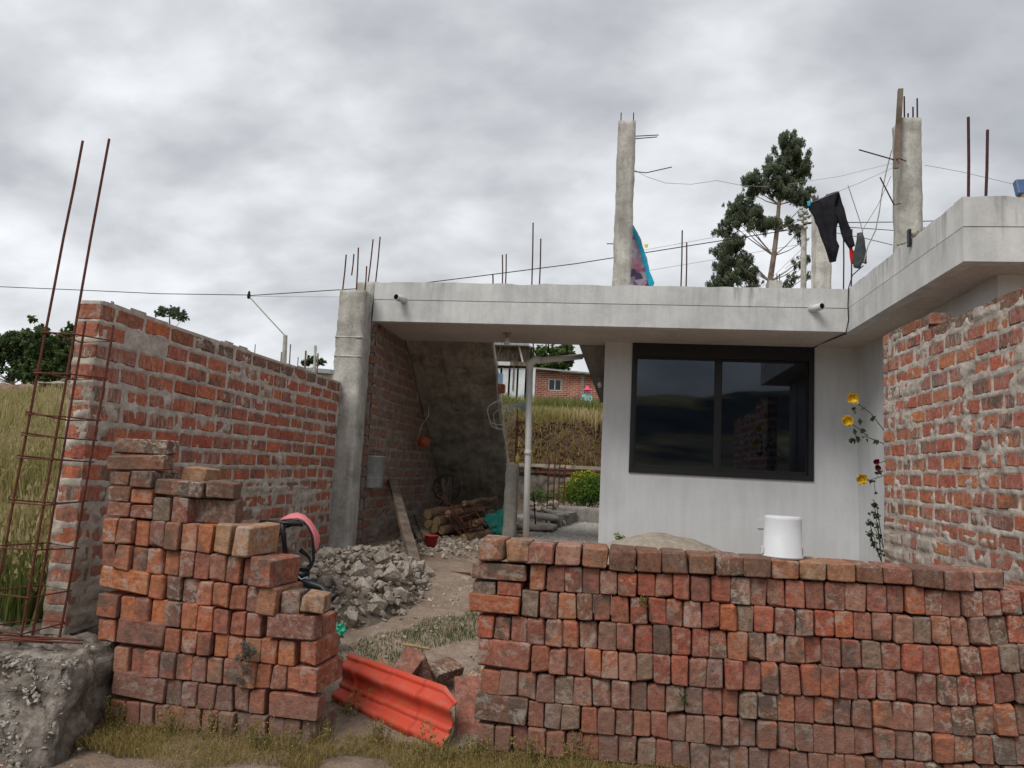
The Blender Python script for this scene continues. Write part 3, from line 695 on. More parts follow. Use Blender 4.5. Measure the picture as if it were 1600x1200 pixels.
mb = MB(); mb.box((XL+.02, YF+.012, ZS+.02), (XC+.09, YF+.09, ZT-.06)); mb.box((XC+.012, YW+.09, ZS+.02), (XC+.09, YF+.012, ZT-.06)); mb.box((XC+.012, YW+.012, ZS+.02), (XR, YW+.09, ZT-.06)); mb.out('fascia_joint', M['pvc_in'], H)
mb = MB()
mb.box((-2.95, YF+.32, ZS+.004), (XL+.02, 9.25, ZT-.03)); mb.box((XL+.02, YF+.1, ZS+.004), (-.16, 9.25, ZT-.03)); mb.box((-.16, YF+.1, ZS+.004), (XC+.1, 15, ZT-.03)); mb.box((XC+.1, YW+.1, ZS+.004), (XR, 15, ZT-.03))
mb.out('roof_slab', M['soffit'], H)
# front wall round the window
WX0, WX1, WZ0, WY = .165, 2.235, 1.437, 9.0
mb = MB(); mb.box((-.16, WY, .3), (WX0, WY+.2, ZS+.004)); mb.box((WX1, WY, .3), (2.9, WY+.2, ZS+.004)); mb.box((WX0, WY, .3), (WX1, WY+.2, WZ0))
mb.box((-.16, WY+.2, .3), (.0, 15, ZS+.004)); mb.box((2.72, 6.2, .3), (2.9, WY, ZS+.004)); mb.box((2.70, 5.76, .3), (2.92, 6.2, ZS+.004))
mb.out('wall', M['plaster'], H)
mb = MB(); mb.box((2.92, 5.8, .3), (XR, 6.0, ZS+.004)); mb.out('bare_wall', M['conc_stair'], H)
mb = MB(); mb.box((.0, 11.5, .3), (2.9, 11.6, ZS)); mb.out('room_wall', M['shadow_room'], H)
win = thing('w', '', '', (0, 0, 0)); bpy.data.objects.remove(win)
# window: frame with sash bars, two panes in two depths
fw = .045; mb = MB()
y0, y1 = WY-.02, WY+.09
mb.box((WX0, y0, WZ0), (WX1, y1, WZ0+.06)); mb.box((WX0, y0, ZS-.16), (WX1, y1, ZS+.002)); mb.box((WX0, y0, WZ0+.06), (WX0+fw, y1, ZS-.16)); mb.box((WX1-.06, y0, WZ0+.06), (WX1, y1, ZS-.16))
xm = (WX0+WX1)/2-.03
mb.box((xm-.025, y0+.03, WZ0+.06), (xm+.025, y1-.01, ZS-.16))
W = mb.out('window', M['frame'], H)
mb = MB(); mb.box((WX0+fw, WY+.025, WZ0+.06), (xm-.025, WY+.031, ZS-.16)); mb.out('pane', M['glass'], W)
mb = MB(); mb.box((xm+.025, WY+.05, WZ0+.06), (WX1-.06, WY+.056, ZS-.16)); mb.out('pane', M['glass'], W)
mb = MB()
for x0_, x1_, yy in ((WX0+fw, xm-.025, WY+.012), (xm+.025, WX1-.06, WY+.036)):
    for a, b_, c_, d_ in ((x0_, x1_, WZ0+.06, WZ0+.10), (x0_, x1_, ZS-.185, ZS-.16), (x0_, x0_+.02, WZ0+.10, ZS-.185), (x1_-.02, x1_, WZ0+.10, ZS-.185)): mb.box((a, yy, c_), (b_, yy+.012, d_))
mb.out('sash', M['frame'], W)
# small fittings on the wall
mb = MB(); mb.box((1.63, WY-.012, .88), (1.70, WY, .98)); mb.out('socket', M['plaster'], H)
# slab edge drain pipes through the fascia
def stub(px, py, dx, dz, label):
    p = at(px, py, Y=YF); d = Vector((dx, -1, dz)).normalized(); q = p+d*.15; mb = MB()
    R = d.to_track_quat('Z', 'Y').to_matrix()
    mb.lathe([(.030, 0), (.036, 0), (.036, .17), (.031, .17), (.031, .03)], p-d*.02, 16, R); o = mb.out('drain_spout', M['white'], H, True)
    mb = MB(); mb.lathe([(.0005, .02), (.030, .02), (.0302, .168)], p-d*.02, 16, R); mb.out('spout_lining', M['pvc_in'], o)
    o['label'] = label
stub(631, 469, -.35, .02, 'left drain spout, short'); stub(1268, 483, .55, .02, 'right drain spout poking out sideways')
# concrete post
def post(name, mat, parent, X0, X1, Y0, Y1, z0, z1, amp=.006): return rough_block(name, (X0, Y0, z0), (X1, Y1, z1), mat, parent, amp, .045, 6, X0)
post('corner_post', M['conc_post'], H, -3.05, -2.745, 7.76, 8.06, .3, 3.27, .012)
post('post_head', M['conc_post'], H, -2.99, -2.75, 8.07, 8.3, 2.9, 3.44, .015)
# post formwork joints: proud bands
for z in (2.52, 2.73):
    rough_block('form_band', (-3.054, 7.753, z), (-2.743, 8.0, z+.02), M['conc_post'], H, .005, .05, 8, z)
def zbar(parent, x0, y0, x1, y1, Y, r=.008, name='rebar', mat='rust'):
    p, q = at(x0, y0, Y=Y), at(x1, y1, Y=Y); q = q+(q-p).normalized()*.04; mb = MB(); mb.tube([p, p.lerp(q, .5)+Vector((.003, 0, 0)), q], r, 6); return mb.out(name, M[mat], parent)
for a in ((541,398,536,447,7.82), (553,397,550,425,8.2), (560,387,557,448,7.82), (573,416,570,455,7.95), (583,374,575,442,8.15), (594,370,587,440,8.3)): zbar(H, *a, r=.008)
for a in ((833,348,831,442,8.4), (845,373,843,442,8.4), (785,398,785,442,9), (791,397,790,442,9), (770,428,770,442,8.4), (1066,360,1064,447,8.5), (1073,379,1072,447,8.5), (1318,360,1318,450,9.2), (1331,358,1330,450,9.2),
          (1513,183,1513,316,5.62), (1543,203,1540,316,5.62)): zbar(H, *a, r=.0085 if a[0] < 1400 else .010, mat='rust_dark')
# roof columns
def roofcol(x0, x1, yt, Y, th, ybot_z=3.38):
    a = at(x0, yt, Y=Y); b_ = at(x1, yt, Y=Y); w = b_.x-a.x
    return rough_block('roof_column', (a.x+.0, Y, ybot_z), (b_.x, Y+th, a.z), M['conc_post'], H, .01, .05, 5, Y), a, b_
_, a, b_ = roofcol(966, 994, 188, 8.6, .21)
for u in (.15, .85): mb = MB(); p = a.lerp(b_, u); mb.tube([p+Vector((0, .03, -.1)), p+Vector((.0, .03, .11))], .007, 6); mb.out('rebar', M['rust_dark'], H)
def bent(pts, r_=.006):
    mb = MB(); mb.tube([at(x, y, Y=Y_) for x, y, Y_ in pts], r_, 5); mb.out('bent_bar', M['rust_dark'], H)
bent([(990, 213, 8.65), (1029, 211, 8.65)]); bent([(990, 217, 8.7), (1027, 214, 8.7)]); bent([(990, 268, 8.65), (1010, 270, 8.65), (1050, 261, 8.6)]); bent([(948, 381, 8.7), (966, 381, 8.7)])
_, a, b_ = roofcol(1407, 1441, 183, 6.8, .22)
for u, h in ((.28, .22), (.45, .06), (.68, .12), (.88, .2)): mb = MB(); p = a.lerp(b_, u); mb.tube([p+Vector((0, .05, -.1)), p+Vector((.0, .05, h))], .007, 6); mb.out('rebar', M['rust_dark'], H)
mb = MB(); p = at(1401, 262, Y=6.72); q = at(1408, 138, Y=6.76); mb.prism([p+Vector((-.022, 0, 0)), p+Vector((.022, 0, 0)), q+Vector((.02, 0, 0)), q+Vector((-.02, 0, 0))], (0, .03, 0)); o = mb.out('timber_prop', M['wood'], H)
bent([(1342, 234, 6.7), (1398, 250, 6.74), (1404, 248, 6.7)], .006); bent([(1375, 277, 6.7), (1397, 320, 6.74), (1407, 318, 6.7)], .006); bent([(1394, 250, 6.78), (1404, 247, 6.74), (1416, 252, 6.78)], .005)
roofcol(1276, 1300, 322, 11, .3)
mb = MB(); mb.tube([at(1278, 305, Y=11.1), at(1278, 326, Y=11.1)], .008, 5); mb.tube([at(1292, 303, Y=11.1), at(1292, 326, Y=11.1)], .008, 5); mb.out('rebar', M['rust_dark'], H)
# rubble lip where roof column stands on the side parapet
# stairs: inclined slab against the side wall, and the second flight
s0, s1 = (9.25, 2.975), (12.4, .60)
poly = [(-2.70, s0[0], s0[1]), (-1.58, s0[0], s0[1]), (-1.60, s1[0], s1[1]), (-2.70, s1[0], s1[1])]
def slab_grid(name, p, th, mat, nu=24, nv=50, amp=.02):
    P = [Vector(q) for q in p]; nrm = (P[1]-P[0]).cross(P[3]-P[0]).normalized(); V = []; F = []
    if nrm.z > 0: nrm = -nrm
    for side in (0, 1):
        for j in range(nv+1):
            for i_ in range(nu+1):
                q = P[0].lerp(P[1], i_/nu).lerp(P[3].lerp(P[2], i_/nu), j/nv)
                e_ = noise.noise(Vector((j*.35, i_, 2)))*.02 if i_ == nu else 0
                q = q+Vector((e_, 0, 0))
                if side == 0: q = q+nrm*(noise.fractal(q*3, .8, 2, 4)*amp*.6+.012*noise.noise(Vector((int(i_*5/nu)*3.7, int(j*3/nv)*2.1, 1)))*2)
                else: q = q-nrm*th
                V.append(q)
    n_ = (nu+1)*(nv+1)
    for j in range(nv):
        for i_ in range(nu):
            a = j*(nu+1)+i_; F.append((a, a+1, a+nu+2, a+nu+1)); F.append((a+n_, a+nu+1+n_, a+nu+2+n_, a+1+n_))
    for j in range(nv): a = j*(nu+1)+nu; F.append((a, a+n_, a+nu+1+n_, a+nu+1)); a = j*(nu+1); F.append((a, a+nu+1, a+nu+1+n_, a+n_))
    return build(name, V, F, mat, H, True)
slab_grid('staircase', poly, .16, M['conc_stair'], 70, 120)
a = at(905, 540, Y=9.26); b_ = at(938, 628, Y=10.1)
mb = MB(); q0 = Vector((a.x, 9.26, 2.972)); q1 = Vector((.0, 9.26, 2.972)); q2 = Vector((.0, 10.15, b_.z)); q3 = Vector((b_.x, 10.15, b_.z))
slab_grid('upper_flight', [q0, q1, q2, q3], .18, M['conc_stair2'], 10, 14, .008)
# sooty side wall of the alcove
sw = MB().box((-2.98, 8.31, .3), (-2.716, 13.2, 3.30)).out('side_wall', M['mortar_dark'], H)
def zst(u):   # the wall is seen only below the stair flight
    y = 8.08+u; return 2.93 if y < 9.3 else max(.75, 2.97-.754*(y-9.25)+.05)
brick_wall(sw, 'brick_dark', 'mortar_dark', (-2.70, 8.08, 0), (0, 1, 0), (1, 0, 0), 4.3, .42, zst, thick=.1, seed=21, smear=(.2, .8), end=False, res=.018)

# low pillar under the stair edge, with a bottle on it
pil = rough_block('low_pillar', (-1.33, 9.25, .35), (-1.17, 9.42, 1.48), M['conc_stair2'], None, .014, .04, 7, 5); props(pil, 'short rough grey pillar stub beside the white upright pipe', 'pillar')
mb = MB(); p = at(808, 722, Y=9.3); mb.lathe([(.001, 0), (.026, 0), (.027, .08), (.012, .10), (.012, .125), (.001, .125)], (p.x, p.y, 1.482), 10); o = mb.out('bottle', plain_mat('yellow_plastic', (.5, .4, .1)), None, True); props(o, 'small yellow bottle standing on the pillar stub', 'bottle')
# pvc pipe
Yp = 8.85; p0 = at(822, 846, Y=Yp); p1 = at(828, 572, Y=Yp); p2 = at(836, 564, Y=Yp-.01); p3 = at(905, 557, Y=9.4); p3.x += .03
pp = thing('drain_pipe', 'white plastic pipe standing upright with an elbow under the roof', 'pipe', (p0.x, p0.y, .5))
mb = MB(); mb.tube([Vector((p0.x, p0.y, .4)), p0.lerp(p1, .5), p1], .038, 16); mb.out('upright_pipe', M['pvc'], pp, True)
mb = MB(); mb.tube([p1-Vector((0, 0, .05)), p1+Vector((.002, 0, .03)), p2+Vector((.0, 0, .012)), p2.lerp(p3, .10)], .044, 16); mb.out('elbow', M['pvc'], pp, True)
mb = MB(); mb.tube([p2.lerp(p3, .06), p3], .036, 14); mb.out('sloping_pipe', M['pvc'], pp, True)
q = p0.lerp(p1, .5); mb = MB(); mb.tube([q-Vector((0, 0, .03)), q+Vector((0, 0, .03))], .042, 16); mb.out('coupling', M['pvc'], pp, True)
# light bulb with its ceiling rose
def bulb(px, py, Y, ztop, label, s=1.0):
    p = at(px, py, Y=Y); t_ = thing('light_bulb', label, 'light bulb', (p.x, Y, ztop))
    mb = MB(); mb.lathe([(.001, .0), (.05*s, -.002), (.048*s, -.016), (.02*s, -.02), (.02*s, -.06*s), (.001, -.06*s)], (p.x, Y, ztop), 14); mb.out('lamp_holder', M['conc_stair2'], t_, True)
    mb = MB(); mb.lathe([(.016*s, -.058*s), (.02*s, -.075*s), (.034*s, -.105*s), (.030*s, -.135*s), (.014*s, -.15*s), (.001, -.153*s)], (p.x, Y, ztop), 14); mb.out('glass_bulb', plain_mat('frosted_bulb', (.7, .7, .66), .3), t_, True)
bulb(793, 515, 8.55, ZS+.004, 'white bulb hanging from the porch ceiling above the open passage')
p = at(937, 600, Y=9.75)
bulb(937, 603, 9.62, p.z+.06, 'bare bulb on the dark slab left of the white wall', .8)
# coil of pale cable at the stair edge
ck = thing('cable_coil', 'pale looped cable hanging at the edge of the stair', 'cable', tuple(at(785, 650, Y=9.2)))
for cx, cy, r1, r2 in ((783, 648, 21, 23), (785, 655, 14, 16), (780, 646, 19, 18)):
    mb = MB(); mb.tube([at(cx+r1*math.cos(k/24*2*math.pi)*(1+.1*math.sin(k)), cy+r2*math.sin(k/24*2*math.pi), Y=9.2+.02*math.sin(k*.7)) for k in range(25)], .0055, 5, False); mb.out('loop', M['wirew'], ck)
mb = MB(); mb.tube([at(788, 524, Y=8.6), at(779, 552, Y=9), at(776, 600, Y=9.2), at(782, 660, Y=9.2)], .004, 5); mb.tube([at(783, 660, Y=9.2), at(792, 700, Y=9.25), at(797, 735, Y=9.3)], .005, 5); mb.out('lead', M['wirew'], ck)
# brick lump at stair edge
o = px_brick(None, 'brick', 776, 600, 788, 614, 9.6, 'G', .12, name='loose_brick'); props(o, 'single red brick stuck on the edge of the stair slab', 'brick', 'loose bricks')

# ------------------------------------------------------------------ things in the alcove
# metal bucket hanging on the side wall
bc = at(580, 762, Y=8.25); bk = thing('metal_bucket', 'dented grey metal bucket hanging on the dark brick wall', 'bucket', (-2.52, 8.25, bc.z))
cx, cz = -2.54, at(580, 762, Y=8.25).z; cx = at(579, 760, Y=8.25).x
mb = MB(); mb.lathe([(.001, 0), (.125, 0), (.13, .01), (.148, .34), (.156, .345), (.156, .355), (.148, .355), (.12, .02), (.001, .02)], (cx, 8.25, cz), 28); mb.out('pail', M['zinc'], bk, True)
mb = MB(); mb.tube([(cx+.152*math.cos(k/16*math.pi), 8.25-.02, cz+.35+.06*math.sin(k/16*math.pi)) for k in range(17)], .004, 5); mb.out('handle', M['rust_dark'], bk)
for a in ((.131, .02), (.136, .11)):
    mb = MB(); mb.tube([(cx+(a[0]+.002)*math.cos(k/24*2*math.pi), 8.25+(a[0]+.002)*math.sin(k/24*2*math.pi), cz+a[1]) for k in range(25)], .004, 5, False); mb.out('rib', M['zinc'], bk)
# orange pot hanging
p = at(660, 698, Y=9.9); o = MB().lathe([(.001, 0), (.07, 0), (.085, .13), (.08, .13), (.066, .01), (.001, .01)], p, 16, Euler((0, .25, 0)).to_matrix()).out('hanging_pot', M['orange'], None, True); props(o, 'orange plastic pot hanging in the corner by the stair slab', 'pot')
mb = MB(); mb.tube([p+Vector((-.07, 0, .1)), p+Vector((-.03, 0, .28)), p+Vector((.05, .02, .42)), p+Vector((.05, .02, .55))], .006, 5); mb.out('hanger', M['wirew'], o)
# leaning plank
p = at(651, 890, Z=.47); q = at(613, 752, X=-2.66)
def plank(name, p, q, w, th, mat, label, cat, side=Vector((0, 1, 0))):
    d = (q-p).normalized(); s_ = (side-d*side.dot(d)).normalized()*w/2; n_ = d.cross(s_).normalized()*th/2
    o = MB().prism([p-s_-n_, p+s_-n_, p+s_+n_, p-s_+n_], q-p).out(name, mat, None); return props(o, label, cat)
plank('leaning_plank', p, q, .10, .05, M['wood'], 'long weathered plank leaning against the dark brick wall', 'plank', Vector((.7, .7, 0)))
for k, (a, b2, c_, d_) in enumerate([(660, 845, 642, 812), (668, 842, 652, 806)]):
    p = at(a, b2, Y=8.5); q = at(c_, d_, X=-2.62)
    plank('short_plank', p, q, .10, .03, M['wood'], ['short grey board leaning behind the long plank', 'second short grey board leaning nearest the log pile'][k], 'board', Vector((.5, 1, 0)))
# logs
ends = [(668, 804, .065), (682, 816, .065), (668, 819, .055), (678, 827, .055), (690, 828, .058), (663, 846, .06), (681, 854, .062), (708, 848, .065), (724, 844, .065), (725, 787, .035), (700, 803, .05), (742, 818, .05), (760, 846, .04)]
wh = ['topmost log on the left of the log pile', 'thick log just below the topmost one', 'small dark log at the left edge of the pile', 'middle log in the left cluster', 'pale round ended log in the middle of the pile', 'low log at the left foot of the pile', 'lowest log in front, nearest the short boards', 'bottom log second from the right', 'thick bottom log at the right of the row', 'thin pole crossing over the top of the pile', 'brown log under the tangled bars', 'log at the right resting high on the pile', 'thin grey pole lowest on the right of the pile']
for k, (x, y, r) in enumerate(ends):
    Y_ = 9.0+(.35 if y < 800 else .0)+(.12 if 800 < y < 830 else 0)+(.3 if k in (11, 12) else 0); p = at(x, y, Y=Y_)
    d = Vector((.42, .90, .08 if k != 6 else .12)).normalized(); L_ = [1.1, 1.2, .9, .9, .8, .9, 1.0, .6, 1.0, .7, .9, .7, .9][k]
    lg = thing('log', wh[k], 'log', tuple(p), 'logs piled in the alcove')
    mb = MB(); mb.tube([p+d*L_*j/5+Vector((0, 0, .012*math.sin(j*2+k))) for j in range(6)], [r, r*1.02, r*.98, r, r*.96, r*.93], 12); mb.out('bark_body', M['bark'], lg, True)
    R = (-d).to_track_quat('Z', 'Y').to_matrix(); mb = MB(); mb.lathe([(.0005, .006), (r*.9, .006), (r*.96, -.004)], p, 12, R); mb.out('cut_end', M['wood_end'], lg)
# tangle of rusty stirrups on the logs
tg = thing('rebar_tangle', 'tangle of reddish bent rebar offcuts lying on the logs', 'scrap rebar', tuple(at(712, 810, Y=9.1)))
for k in range(46):
    p = at(712+random.gauss(0, 17), 808+random.gauss(0, 12), Y=9.0+random.uniform(-.05, .3)); mb = MB(); pts = [p]
    for j in range(3): pts.append(pts[-1]+Vector((random.gauss(0, .07), random.gauss(0, .06), random.gauss(0, .05))))
    mb.tube(pts, .0055, 5); mb.out('offcut', M['rust'] if k % 3 else M['rust_dark'], tg)
# old fan guard / wheel ring against the stair slab
p = at(698, 762, Y=10.2); wk = thing('wheel_ring', 'thin black wheel rim with spokes standing behind the logs', 'wheel', tuple(p))
mb = MB(); mb.tube([p+Vector((.18*math.cos(k/28*2*math.pi), .04*math.cos(k/28*2*math.pi), .18*math.sin(k/28*2*math.pi))) for k in range(29)], .009, 6, False); mb.out('rim', M['black'], wk)
for k in range(6): mb = MB(); an = k*math.pi/6; v_ = Vector((.18*math.cos(an), .04*math.cos(an), .18*math.sin(an))); mb.tube([p-v_, p+v_], .004, 4); mb.out('spoke', M['black'], wk)
mb = MB(); 
for k in range(9): mb.tube([p+Vector((random.uniform(-.12, .06), -.03, -.22)), p+Vector((random.uniform(-.12, .06), -.02, random.uniform(0, .15)))], .01, 5)
mb.out('slats', M['wood'], wk)
# teal sack
def blob(c, r, seed, sub=3, amp=.25, squash=(1, 1, 1), name='blob', mat=None, parent=None, freq=1.6):
    import bmesh
    bm = bmesh.new(); bmesh.ops.create_icosphere(bm, subdivisions=sub, radius=1)
    for v in bm.verts:
        n_ = noise.fractal(v.co*freq+Vector((seed*7.3, 0, 0)), .8, 2, 4); v.co = Vector((v.co.x*squash[0], v.co.y*squash[1], v.co.z*squash[2]))*(1+n_*amp)*r
    me = bpy.data.meshes.new(name); bm.to_mesh(me); bm.free(); me.materials.append(mat); me.shade_smooth()
    o = bpy.data.objects.new(name, me); C.objects.link(o); o.location = c; reg(o, Matrix.Translation(c)); par(o, parent); return o
p = at(780, 822, Y=9.6); o = blob(p, .2, 3, 4, .35, (1, .9, .85), 'sack', M['teal']); props(o, 'bulging teal green sack beside the rough pillar stub', 'sack')
p = at(673, 858, Y=8.4); o = MB().lathe([(.001, 0), (.06, 0), (.08, .1), (.084, .1), (.084, .108), (.075, .108), (.055, .01), (.001, .01)], (p.x, p.y, .52), 14).out('red_bowl', plain_mat('red_plastic', (.4, .03, .03), .5), None, True); props(o, 'small red plastic bowl at the foot of the long plank', 'bowl')

# ------------------------------------------------------------------ rubble
rock_meshes = []
import bmesh
def rock_mesh(seed, mat, flat=1.0):
    r = random.Random(seed); bm = bmesh.new()
    for k in range(14):
        v = Vector((r.gauss(0, 1), r.gauss(0, 1), r.gauss(0, 1))).normalized(); bm.verts.new((v.x*r.uniform(.7, 1), v.y*r.uniform(.55, .8), v.z*r.uniform(.6, .95)*flat))
    bmesh.ops.convex_hull(bm, input=bm.verts)
    for v in [v for v in bm.verts if not v.link_faces]: bm.verts.remove(v)
    me = bpy.data.meshes.new('stone'); bm.to_mesh(me); bm.free(); me.materials.append(mat); return me
RM = [rock_mesh(k, M['rubble'], 1 if k % 4 else .5) for k in range(14)]
# flakes and pebbles bedded in the face of the footing
def merged_rocks(name, items, mat, parent):
    VV = []; FF = []; n0 = 0
    for x, y, z, s_, fl in items:
        me = random.choice(RM); A = np.empty(len(me.vertices)*3); me.vertices.foreach_get('co', A); A = A.reshape(-1, 3)
        R = np.array(Euler((random.gauss(0, .6), random.gauss(0, .6), random.random()*6.3)).to_matrix()); A = (A*np.array([s_, s_*.8, s_*fl]))@R.T+np.array([x, y, z])
        VV.append(A); FF += [tuple(v+n0 for v in p.vertices) for p in me.polygons]; n0 += len(A)
    return build(name, np.concatenate(VV), FF, mat, parent)
it = []
for k in range(1500):
    x = random.uniform(-3.6, -2.5); z = random.uniform(-.05, .40); tq = (z+.2)/.6; y = 3.415+(tq-1)*.22+random.uniform(-.01, .03)
    if noise.noise(Vector((x*5, z*5, 3))) < -.15: continue
    it.append((x, y, z, random.uniform(.005, .022), random.uniform(.3, .7)))
for k in range(300): it.append((random.uniform(-3.6, -2.55), random.uniform(3.42, 3.9), .36+random.uniform(-.01, .015), random.uniform(.006, .022), .5))
o = merged_rocks('stone_flakes', it, stone_mat('lime_flake', (.16, .14, .12), (.46, .43, .38), 20, .01), ft); o['kind'] = 'stuff'
hc = Vector((-2.02, 5.85))
hp = thing('rubble_heap', 'heap of grey broken stone and concrete between the stroller and the post', 'rubble heap', (hc.x, hc.y, .45))
def hh(x, y):
    d = math.hypot((x-hc.x)/.60, (y-hc.y)/1.0); return max(0, 1-d*d)*.31
def rockat(parent, x, y, z, s_, name='stone', RMs=RM):
    o = bpy.data.objects.new(name, random.choice(RMs)); C.objects.link(o); o.location = (x, y, z)
    o.rotation_euler = (random.gauss(0, .5), random.gauss(0, .5), random.random()*6.3); o.scale = (s_, s_*random.uniform(.8, 1.1), s_*random.uniform(.75, 1.1))
    if parent is not None: par(o, parent)
    return o
n_ = 0
while n_ < 290:
    x = hc.x+random.uniform(-.78, .8); y = hc.y+random.uniform(-1.2, 1.2); h_ = hh(x, y)
    if h_ <= .005 or (x < -2.85): continue
    s_ = min(.10, .026+random.expovariate(1/.020)); rockat(hp, x, y, gzs(x, y)+h_*.95+s_*.3+random.uniform(-.02, .02), s_); n_ += 1
V = []; F = []; n_ = 40
for j in range(n_+1):
    for i_ in range(n_+1):
        x = hc.x-.85+1.7*i_/n_; y = hc.y-1.3+2.6*j/n_; V.append((x, y, gzs(x, y)-.02+hh(x, y)*.93+.03*noise.noise(Vector((x*9, y*9, 0)))*(hh(x, y) > 0)))
for j in range(n_):
    for i_ in range(n_): a = j*(n_+1)+i_; F.append((a, a+1, a+n_+2, a+n_+1))
it = []
for k in range(2200):
    x = hc.x+random.uniform(-.85, .9); y = hc.y+random.uniform(-1.35, 1.3); h_ = hh(x, y)
    if h_ > .004 or random.random() < .25: it.append((x, y, gzs(x, y)+h_*.94, random.uniform(.008, .03), .8))
o = merged_rocks('rubble_bits', it, M['rubble'], hp); o['kind'] = 'stuff'
o = build('rubble_bed', V, F, stone_mat('rubble_dust', (.10, .08, .06), (.22, .18, .145), 20, .03), hp, True)
for k, (x, y, s_, tx) in enumerate([(567, 917, .15, 'large flat grey concrete slab fragment, mid heap'), (620, 900, .13, 'pale wide plaster chunk on the right of the heap'), (605, 872, .12, 'crumpled grey cement bag on top of the heap')]):
    p = at(x, y, Y=5.45+.45*k); o = rockat(None, p.x, p.y, p.z, s_, 'concrete_chunk'); o.scale.z *= .55; o.rotation_euler = (.5, .15, .3*k); props(o, tx, 'rubble')
# loose stones in the porch and yard, many small
it = []
for k in range(2600):
    x = random.uniform(-2.6, 1.8); y = random.uniform(2.9, 9.3); s_ = .004+random.expovariate(1/.005)
    it.append((x, y, gzs(x, y)+s_*.3, min(s_, .03), .7))
o = merged_rocks('pebbles', it, M['rubble'], None); props(o, 'small pale stones scattered over the bare soil', 'pebbles', None, 'stuff')
it = []
for k in range(420):
    x = random.uniform(-2.5, -1.3); y = random.uniform(7.6, 9.3); s_ = random.choice([.015, .02, .03, .04]); it.append((x, y, gzs(x, y)+s_*.4, s_, .8))
o = merged_rocks('stone_chips', it, M['rubble'], None); props(o, 'broken stone chips strewn on the alcove floor before the logs', 'stone chips', None, 'stuff')
yard = [(666, 897, .045, 'round pale stone in front of the alcove'), (648, 1018, .03, 'flat pale stone shard on the bare path'), (562, 1000, .03, 'small stone near the green plastic bag'), (628, 968, .03, 'small white stone on the sandy path'), (745, 1025, .028, 'small stone beside the right stack'), (598, 958, .045, 'pale rounded stone below the rubble heap'), (726, 905, .06, 'bleached twisted root lump beside the right stack')]
for x, y, s_, tx in yard:
    p = at(x, y, Z=.3)
    for _ in range(4): p = at(x, y, Z=gzs(p.x, p.y)+s_*.3)
    o = rockat(None, p.x, p.y, p.z, s_, 'stone'); props(o, tx, 'stone')

# ------------------------------------------------------------------ stroller
sv = thing('stroller', 'black child tricycle stroller with a pink canopy behind the stepped stack', 'stroller', tuple(at(470, 920, Y=5.0)))
def zp(cx, cy, Y): return at(400+cx*.15, 780+cy*.15, Y=Y)
arc_o = [(235, 222), (285, 185), (350, 152), (430, 133), (510, 165), (575, 225), (630, 300), (662, 370), (668, 430), (655, 490), (632, 560)]
arc_i = [(240, 232), (300, 215), (370, 208), (440, 212), (500, 238), (545, 290), (575, 350), (590, 410), (598, 460), (606, 510), (618, 560)]
V = []; F = []
na = len(arc_o); nw = 8
for j in range(nw+1):
    s_ = j/nw; w_ = math.sin(s_*math.pi)
    for k in range(na):
        o_ = Vector((*arc_o[k],)); i2 = Vector((*arc_i[k],)); e_ = i2.lerp(o_, min(1, .25+.75*w_+.06*math.sin(k*2.1+j)))
        V.append(zp(e_.x, e_.y, 4.86+.36*s_))
for j in range(nw):
    for k in range(na-1): a = j*na+k; F.append((a, a+1, a+na+1, a+na))
cn = build('canopy', V, F, M['pink'], sv, True); sm = cn.modifiers.new('thickness', 'SOLIDIFY'); sm.thickness = .006
mb = MB(); mb.tube([zp(c_[0], c_[1], 4.855) for c_ in arc_i], .007, 6); mb.out('canopy_hoop', M['black'], sv)
mb = MB(); mb.tube([zp(170, 262, 4.9), zp(130, 360, 4.9), zp(118, 430, 4.9), zp(130, 505, 4.95), zp(215, 420, 5.0), zp(260, 350, 5.05), zp(310, 290, 5.1), zp(480, 250, 5.2)], .007, 6)
mb.out('rear_hoop', M['black'], sv)
V = [zp(175, 262, 4.9), zp(130, 360, 4.9), zp(118, 430, 4.9), zp(130, 500, 4.95), zp(200, 430, 5.0), zp(245, 370, 5.05), zp(270, 270, 5.1)]
o = build('canopy_lining', V, [(0, 1, 2, 3, 4, 5, 6)], plain_mat('dark_pink_mesh', (.14, .05, .05), .9), sv); o.modifiers.new('thickness', 'SOLIDIFY').thickness = .004
mb = MB(); mb.tube([zp(48, 238, 4.82), zp(270, 248, 4.8), zp(488, 260, 4.82)], .0155, 10); mb.out('handlebar', M['black'], sv, True)
mb = MB(); mb.tube([zp(275, 250, 4.8), zp(290, 420, 4.82), zp(315, 640, 4.85), zp(330, 800, 4.9)], .016, 8); mb.out('push_pole', M['black'], sv, True)
mb = MB(); mb.tube([zp(585, 330, 4.88), zp(596, 480, 4.88), zp(600, 640, 4.88), zp(560, 725, 4.88), zp(440, 710, 4.88), zp(340, 705, 4.9)], .0105, 8); mb.out('side_rail', M['black'], sv, True)
mb = MB(); mb.tube([zp(462, 532, 5.0), zp(520, 575, 5.0), zp(562, 620, 5.0), zp(570, 670, 5.0), zp(530, 720, 5.0)], [.016, .011, .009, .009, .009], 8); mb.out('grab_bar', M['black'], sv, True)
